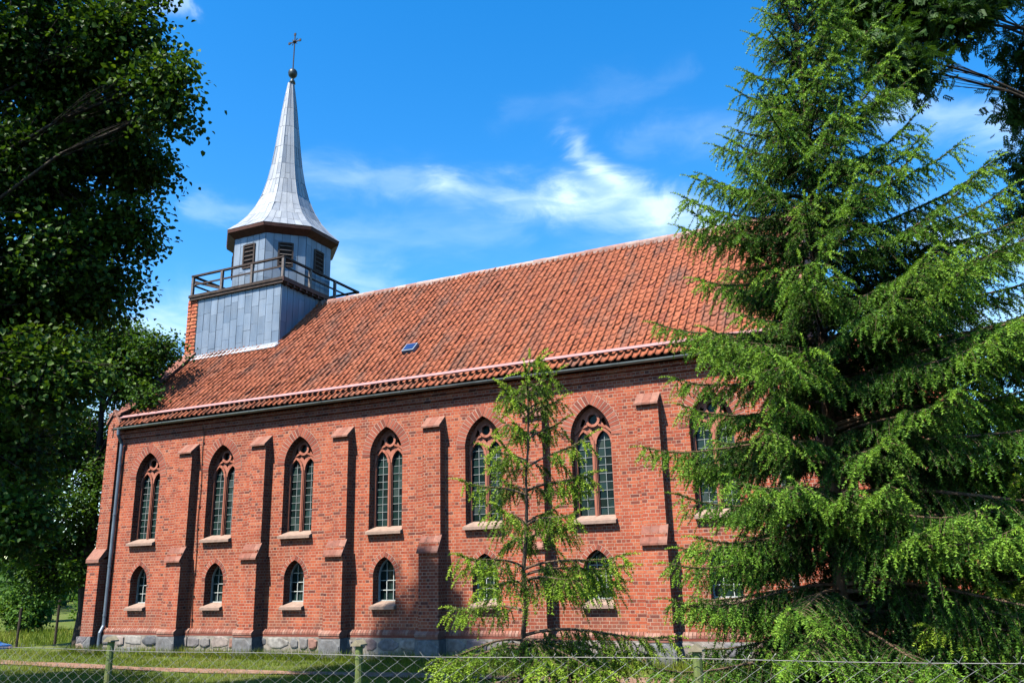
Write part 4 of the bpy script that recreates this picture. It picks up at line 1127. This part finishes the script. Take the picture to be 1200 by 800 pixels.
def leaves_np(C, D, Nn, L, W, rnd):
    """folded 6-vertex leaves: base C, direction D, normal Nn"""
    N = len(C); S_ = np.cross(D, Nn); L = L[:, None]; W = W[:, None]
    b0 = C; tp = C+D*L; fold = Nn*W*.18
    l1 = C+D*L*.28+S_*W*.5+fold; l2 = C+D*L*.70+S_*W*.36+fold; r1 = C+D*L*.28-S_*W*.5+fold; r2 = C+D*L*.70-S_*W*.36+fold
    V = np.stack([b0, l1, l2, tp, r2, r1], 1).reshape(-1, 3); i = np.arange(N)[:, None]*6
    F = np.concatenate([i+np.array([[0, 3, 2, 1]]), i+np.array([[0, 5, 4, 3]])]).reshape(-1, 4)
    return V, F, np.repeat(rnd, 6)
def broadleaf(name, label, cat, base, blobs, dens, leaf, mat, seed, trunk_r, trunk_top, group=None, pinnate=False, hang=.35, shell=.55, bark='bark', lit_top=.0):
    """tree: tapered trunk, a limb to each leaf mass, twigs inside it, leaf sprays on the twigs"""
    rng = np.random.default_rng(seed); base = np.array(base, float); root = thing(name, label, cat, tuple(base), group)
    woods = []; tt = np.linspace(0, 1, 8); ttop = np.array(trunk_top, float)
    TP = base+(ttop-base)*tt[:, None]; TP[1:-1, :2] += rng.normal(0, .06, (6, 2)); TP[0, 2] -= .3
    rad = trunk_r*(1-.72*tt); rad[0] *= 1.35
    woods.append(tubes_np(TP[None], rad[None], 12))
    allC, allD, allN, allR, allL = [], [], [], [], []
    for (bx, by, bz, br_) in blobs:
        c = np.array([bx, by, bz]); hd_ = np.linalg.norm((c-ttop)[:2])
        f = np.clip((c[2]-base[2]-.6*hd_)/(ttop[2]-base[2]), .25, 1); p0 = base+(ttop-base)*f
        m_ = 7; s = np.linspace(0, 1, m_); P = p0+(c-p0)*s[:, None]; P += np.array([0, 0, 1])*(np.sin(s*pi)*.10*np.linalg.norm(c-p0))[:, None]+rng.normal(0, .05, (m_, 3))*np.sin(s*pi)[:, None]
        woods.append(tubes_np(P[None], np.linspace(max(.03, trunk_r*leaf.get('limb', .30)), .012, m_)[None], 6))
        nt = max(8, int(dens*br_**2)); dirs = unit(rng.normal(0, 1, (nt, 3))); shell = leaf.get('shell', shell); rr_ = br_*(shell+(1-shell)*rng.random(nt)**.6)*rng.uniform(.75, 1.18, nt)
        E = c+dirs*rr_[:, None]*np.array([1, 1, .85])
        st = P[rng.integers(4, m_, nt)]+rng.normal(0, .02, (nt, 3)); mid = (st+E)/2+rng.normal(0, .2*br_, (nt, 3)); mid[:, 2] += .10*br_
        TW = np.stack([st, (st+mid)/2*.5+mid*.5, mid*.4+E*.6, E], 1)
        woods.append(tubes_np(TW, np.broadcast_to(np.array([.016, .011, .007, .003])*min(1.3, max(.5, br_)), (nt, 4)), 4))
        # leaf sprays along the outer half of each twig
        per = leaf['per']
        for k in range(per):
            t = .45+.58*rng.random(nt); q = np.where(t[:, None] < 1, TW[:, 1]+(E-TW[:, 1])*np.minimum(t, 1)[:, None], E)
            sp = leaf['spread']
            C_ = q+rng.normal(0, sp, (nt, 3)); C_[:, 2] -= np.abs(rng.normal(0, sp*.5, nt))
            d_ = unit(dirs*.5+rng.normal(0, .8, (nt, 3))+np.array([0, 0, -hang])); n_ = unit(rng.normal(0, .55, (nt, 3))+np.array([0, 0, 1.])+dirs*.35)
            n_ = unit(n_-d_*np.sum(n_*d_, 1, keepdims=True))
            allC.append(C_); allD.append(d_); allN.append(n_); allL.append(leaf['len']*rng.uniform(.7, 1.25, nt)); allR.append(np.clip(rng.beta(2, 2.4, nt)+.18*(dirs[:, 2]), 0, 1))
    C = np.concatenate(allC); D = np.concatenate(allD); Nn = np.concatenate(allN); L = np.concatenate(allL); R_ = np.concatenate(allR)
    if pinnate:
        cs, ds, ns, ls, rs = [], [], [], [], []
        S_ = np.cross(D, Nn)
        for j in range(5):
            for sd_ in (-1, 1):
                cs.append(C+D*(L*(.2+.17*j))[:, None]); dd = unit(D*.55+S_*sd_*.85+np.array([0, 0, -.25])); ds.append(dd); ns.append(unit(Nn-dd*np.sum(Nn*dd, 1, keepdims=True))); ls.append(L*.36); rs.append(R_)
        cs.append(C+D*L[:, None]*.95); ds.append(D); ns.append(Nn); ls.append(L*.36); rs.append(R_)
        C, D, Nn, L, R_ = map(np.concatenate, (cs, ds, ns, ls, rs))
    V, F, rn = leaves_np(C, D, Nn, L, L*leaf['ratio'], R_)
    np_mesh('crown', V-base, F, rn, mat, root)
    Vw, Fw = merge(woods); np_mesh('trunk', Vw-base, Fw, np.full(len(Vw), .5), bark, root, True)
    return root, len(C)

LEFT = [(8.92, -10.66, 10.23, 1.3), (10.64, -10.64, 10.0, 0.78), (11.46, -10.52, 9.11, 0.5), (11.59, -10.37, 8.64, 0.37), (9.23, -9.85, 9.34, 1.13), (9.54, -9.27, 8.68, 0.69), (8.47, -10.37, 8.36, 1.3), (9.51, -9.37, 7.57, 0.7), (8.87, -9.87, 6.85, 1.08), (7.31, -9.58, 6.47, 1.29), (8.9, -9.15, 6.56, 0.68), (9.38, -10.29, 4.9, 0.93), (6.89, -9.28, 4.24, 1.28), (8.58, -9.97, 2.89, 0.69), (6.67, -11.37, 9.86, 2.09), (7.22, -11.45, 6.77, 1.91), (5.89, -9.82, 4.55, 1.56), (8.9, -11.4, 12.2, 1.6), (10.77, -10.6, 11.1, 0.6), (7.0, -12.2, 12.9, 2.2), (5.6, -13.2, 9.5, 2.0), (5.4, -13.0, 6.0, 1.7), (5.1, -12.2, 19.9, .85), (4.7, -12, 18.3, 1.45), (5.8, -12.3, 18.4, .9), (5.5, -12.2, 16, 2.0)]
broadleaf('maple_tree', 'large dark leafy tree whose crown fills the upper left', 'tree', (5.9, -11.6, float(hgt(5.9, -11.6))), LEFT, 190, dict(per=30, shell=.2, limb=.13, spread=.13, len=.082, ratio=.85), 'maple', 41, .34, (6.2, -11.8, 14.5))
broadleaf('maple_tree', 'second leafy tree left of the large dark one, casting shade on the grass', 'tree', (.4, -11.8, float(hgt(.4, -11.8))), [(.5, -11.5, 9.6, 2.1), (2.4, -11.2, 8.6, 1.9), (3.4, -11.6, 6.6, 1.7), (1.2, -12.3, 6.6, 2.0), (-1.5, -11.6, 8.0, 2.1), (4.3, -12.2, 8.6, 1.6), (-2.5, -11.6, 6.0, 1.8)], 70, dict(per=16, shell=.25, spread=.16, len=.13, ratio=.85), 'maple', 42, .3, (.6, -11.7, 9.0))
CORNER = [(-2.24, 0.63, 8.77, 1.18), (-0.9, 0.6, 9.23, 0.88), (-3.4, 2.4, 7.2, 1.21), (-3.3, 1.2, 5.13, 1.21), (-2.92, 0.4, 9.83, 1.2), (-6.37, 1.06, 3.17, 1.21), (-4.18, 1.22, 3.64, 0.9), (-5.56, 0.02, 6.43, 1.84), (-4.82, 0.06, 8.97, 1.73), (-6.81, 0.3, 4.28, 1.43), (-5.0, 3.0, 9.5, 2.0), (-0.95, .25, 7.75, 0.5), (-.35, .1, 7.6, 0.25), (-7.5, 3, 7, 2), (-4.6, -.2, 3.3, .9), (-5.6, 1.0, 2.2, .9), (-3.6, .6, 2.4, .6), (-6.8, 1.6, 2.6, 1.0), (-3.2, -.1, 4.2, .8), (-4.4, -.4, 4.9, 1.0)]
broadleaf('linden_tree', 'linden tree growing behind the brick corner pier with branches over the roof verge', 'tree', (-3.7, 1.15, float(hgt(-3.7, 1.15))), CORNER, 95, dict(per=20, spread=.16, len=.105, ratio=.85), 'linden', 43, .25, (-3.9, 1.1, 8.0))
ASH = [(21.45, -4.5, 10.8, 0.78), (22.07, -4.91, 10.36, 0.48), (20.93, -5.7, 9.49, 0.42), (21.26, -5.51, 9.2, 0.34), (20.7, -4.54, 11.12, 0.73), (22.63, -3.47, 11.29, 0.3), (23.06, -3.61, 10.1, 0.31), (22.88, -3.17, 9.31, 0.29), (22.84, -3.3, 8.27, 0.38), (22.79, -2.3, 7.84, 0.3), (24.5, -2.61, 9.48, .9), (25.3, -4.2, 10.6, 1.4), (23.8, -3.48, 12.9, 1.2), (21.9, -5.2, 12.2, .9), (24.6, -2.19, 7.58, .9), (25.55, -3.12, 9.01, 1.99), (22.6, -4.4, 11.0, .4), (23.6, -3.5, 10.6, .4), (22.95, -3.2, 9.7, .28)]
broadleaf('ash_tree', 'ash tree hanging feathery branches into the upper right corner', 'tree', (25.6, -3.2, 0), ASH, 150, dict(per=16, shell=.15, spread=.14, len=.18, ratio=.40, limb=.10), 'ash', 47, .3, (24.9, -3.5, 11.0), pinnate=True, hang=.6)
# trees and bushes beyond the meadow
rngb = random.Random(3)
def far_tree(name, label, x, y, H, Wd, mat, seed, group, cat='tree'):
    g0 = float(hgt(x, y)); r_ = random.Random(seed); bl = []
    for k in range(12):
        t = r_.random(); a = r_.uniform(0, 6.28); rad = Wd*.5*r_.uniform(.2, .8)*sin(pi*(.2+.75*t)); bl.append((x+rad*cos(a), y+rad*sin(a), g0+H*(.25+.65*t), Wd*r_.uniform(.16, .26)))
    broadleaf(name, label, cat, (x, y, g0), bl, 26/max(1, (Wd/7))**1.2, dict(per=26, spread=.32, len=.22, ratio=.8), mat, seed, .02*H+.06, (x, y, g0+H*.7), group)
FAR = [('bush', 'bright bush behind the meadow, left of the thin post', -38.7, 24.2, 3.6, 4.2, 'bush'), ('bush', 'low bright bush at the meadow edge beside the dark trunk', -34.5, 27.4, 3.2, 4.4, 'bush'),
       ('field_tree', 'round sunlit tree above the blue car at the far left', -43.5, 20.0, 6.0, 5.6, 'bush'), ('field_tree', 'taller field tree in line with the gap under the linden', -52, 36, 7.0, 6.5, 'linden'),
       ('field_tree', 'field tree far beyond the meadow, right of the taller one', -47, 44, 6.5, 7, 'bush'), ('field_tree', 'distant tree behind the church roofline, west end', -42, 52, 8, 8, 'linden'),
       ('field_tree', 'broad field tree at the left rim of the meadow', -50, 15, 8, 8, 'linden'), ('bush', 'dark green bush at the left rim, nearest the blue car', -29, 12.5, 3.6, 4.5, 'linden')]
FAR += [('field_tree', 'field tree seen low through the spruces, nearest behind the choir', 33, 14, 6.0, 7, 'linden'), ('field_tree', 'field tree low at the right rim of the view, set back', 40, 20, 6.5, 8, 'bush'), ('field_tree', 'dark field tree at the right rim, close behind the spruces', 31, 3, 5.0, 6, 'linden')]
for i, (n_, l_, x, y, H, Wd, m_) in enumerate(FAR):
    far_tree(n_, l_, x, y, H, Wd, m_, 60+i, 'trees beyond the meadow', 'bush' if n_ == 'bush' else 'tree')

# a far wood closing the horizon: one mass, nobody could count its trees
rng = np.random.default_rng(5); n = 60000
a = rng.uniform(-1.75, .95, n); cl = np.floor(a*60); ch_ = 9+5*np.sin(cl*12.9898)*np.cos(cl*4.1); dist = 150+30*np.sin(cl*7.3)+rng.normal(0, 6, n)
zz = rng.random(n)**.8*ch_*np.sqrt(np.maximum(.12, 1-((a*60-cl)*2-1)**2))
C_ = np.stack([20+dist*np.sin(a), -18+dist*np.cos(a), np.zeros(n)], -1); C_[:, 2] = hgt(C_[:, 0], C_[:, 1])+zz
V, F, rn = leaves_np(C_, unit(rng.normal(0, 1, (n, 3))), unit(rng.normal(0, 1, (n, 3))), rng.uniform(.6, 1.5, n), rng.uniform(.5, 1.2, n), rng.random(n))
o = np_mesh('woodland', V, F, rn, 'linden'); tag(o, 'far green wood closing off the fields at the horizon', 'woodland', kind='stuff')

# ------------------------------------------------------------------ grass
rng = np.random.default_rng(77)
def grass(n, x0, x1, y0, y1, hmin, hmax, wd):
    x = rng.uniform(x0, x1, n); y = rng.uniform(y0, y1, n)
    keep = ~((np.abs(y+2.9+.25*np.sin(x*.35)*(x > 0)) < .30) & (rng.random(n) < .9) & (x > 0))
    keep &= (np.sin(x*2.3+np.sin(y*1.9)*2)+np.sin(y*3.1+x*.7)+rng.normal(0, 1.1, n)) > -1.0
    x, y = x[keep], y[keep]; n = len(x); z = hgt(x, y)
    a = rng.uniform(0, 6.28, n); h = rng.uniform(hmin, hmax, n); ln = rng.uniform(.1, .7, n)*h; la = rng.uniform(0, 6.28, n)
    dx_, dy_ = np.cos(a)*wd/2, np.sin(a)*wd/2
    V = np.stack([np.stack([x-dx_, y-dy_, z-.01], -1), np.stack([x+dx_, y+dy_, z-.01], -1), np.stack([x+np.cos(la)*ln, y+np.sin(la)*ln, z+h], -1)], 1).reshape(-1, 3)
    return V, np.arange(3*n).reshape(-1, 3), np.repeat(np.clip(rng.beta(2, 2, n)+.25*np.sin(x*.9+y*1.3)*.6, 0, 1), 3)
V1, F1, r1_ = grass(110000, -9, 23, -8, -.15, .03, .13, .012)
V2, F2, r2_ = grass(30000, 11, 22.5, -12.4, -8, .04, .16, .012)
V4, F4, r4_ = grass(16000, -2.2, 19, -.75, -.17, .08, .30, .014)
V3, F3, r3_ = grass(25000, -40, -9, 3, 26, .15, .5, .05)
V = np.concatenate([V1, V2, V3, V4]); F = np.concatenate([F1, F2+len(V1), F3+len(V1)+len(V2), F4+len(V1)+len(V2)+len(V3)])
o = np_mesh('grass', V, F, np.concatenate([r1_, r2_, r3_, r4_]), 'grass'); tag(o, 'short churchyard and meadow grass with dry patches', 'grass', kind='stuff')
print('objects', len(col.objects), 'verts', sum(len(o.data.vertices) for o in col.objects if o.type == 'MESH'))
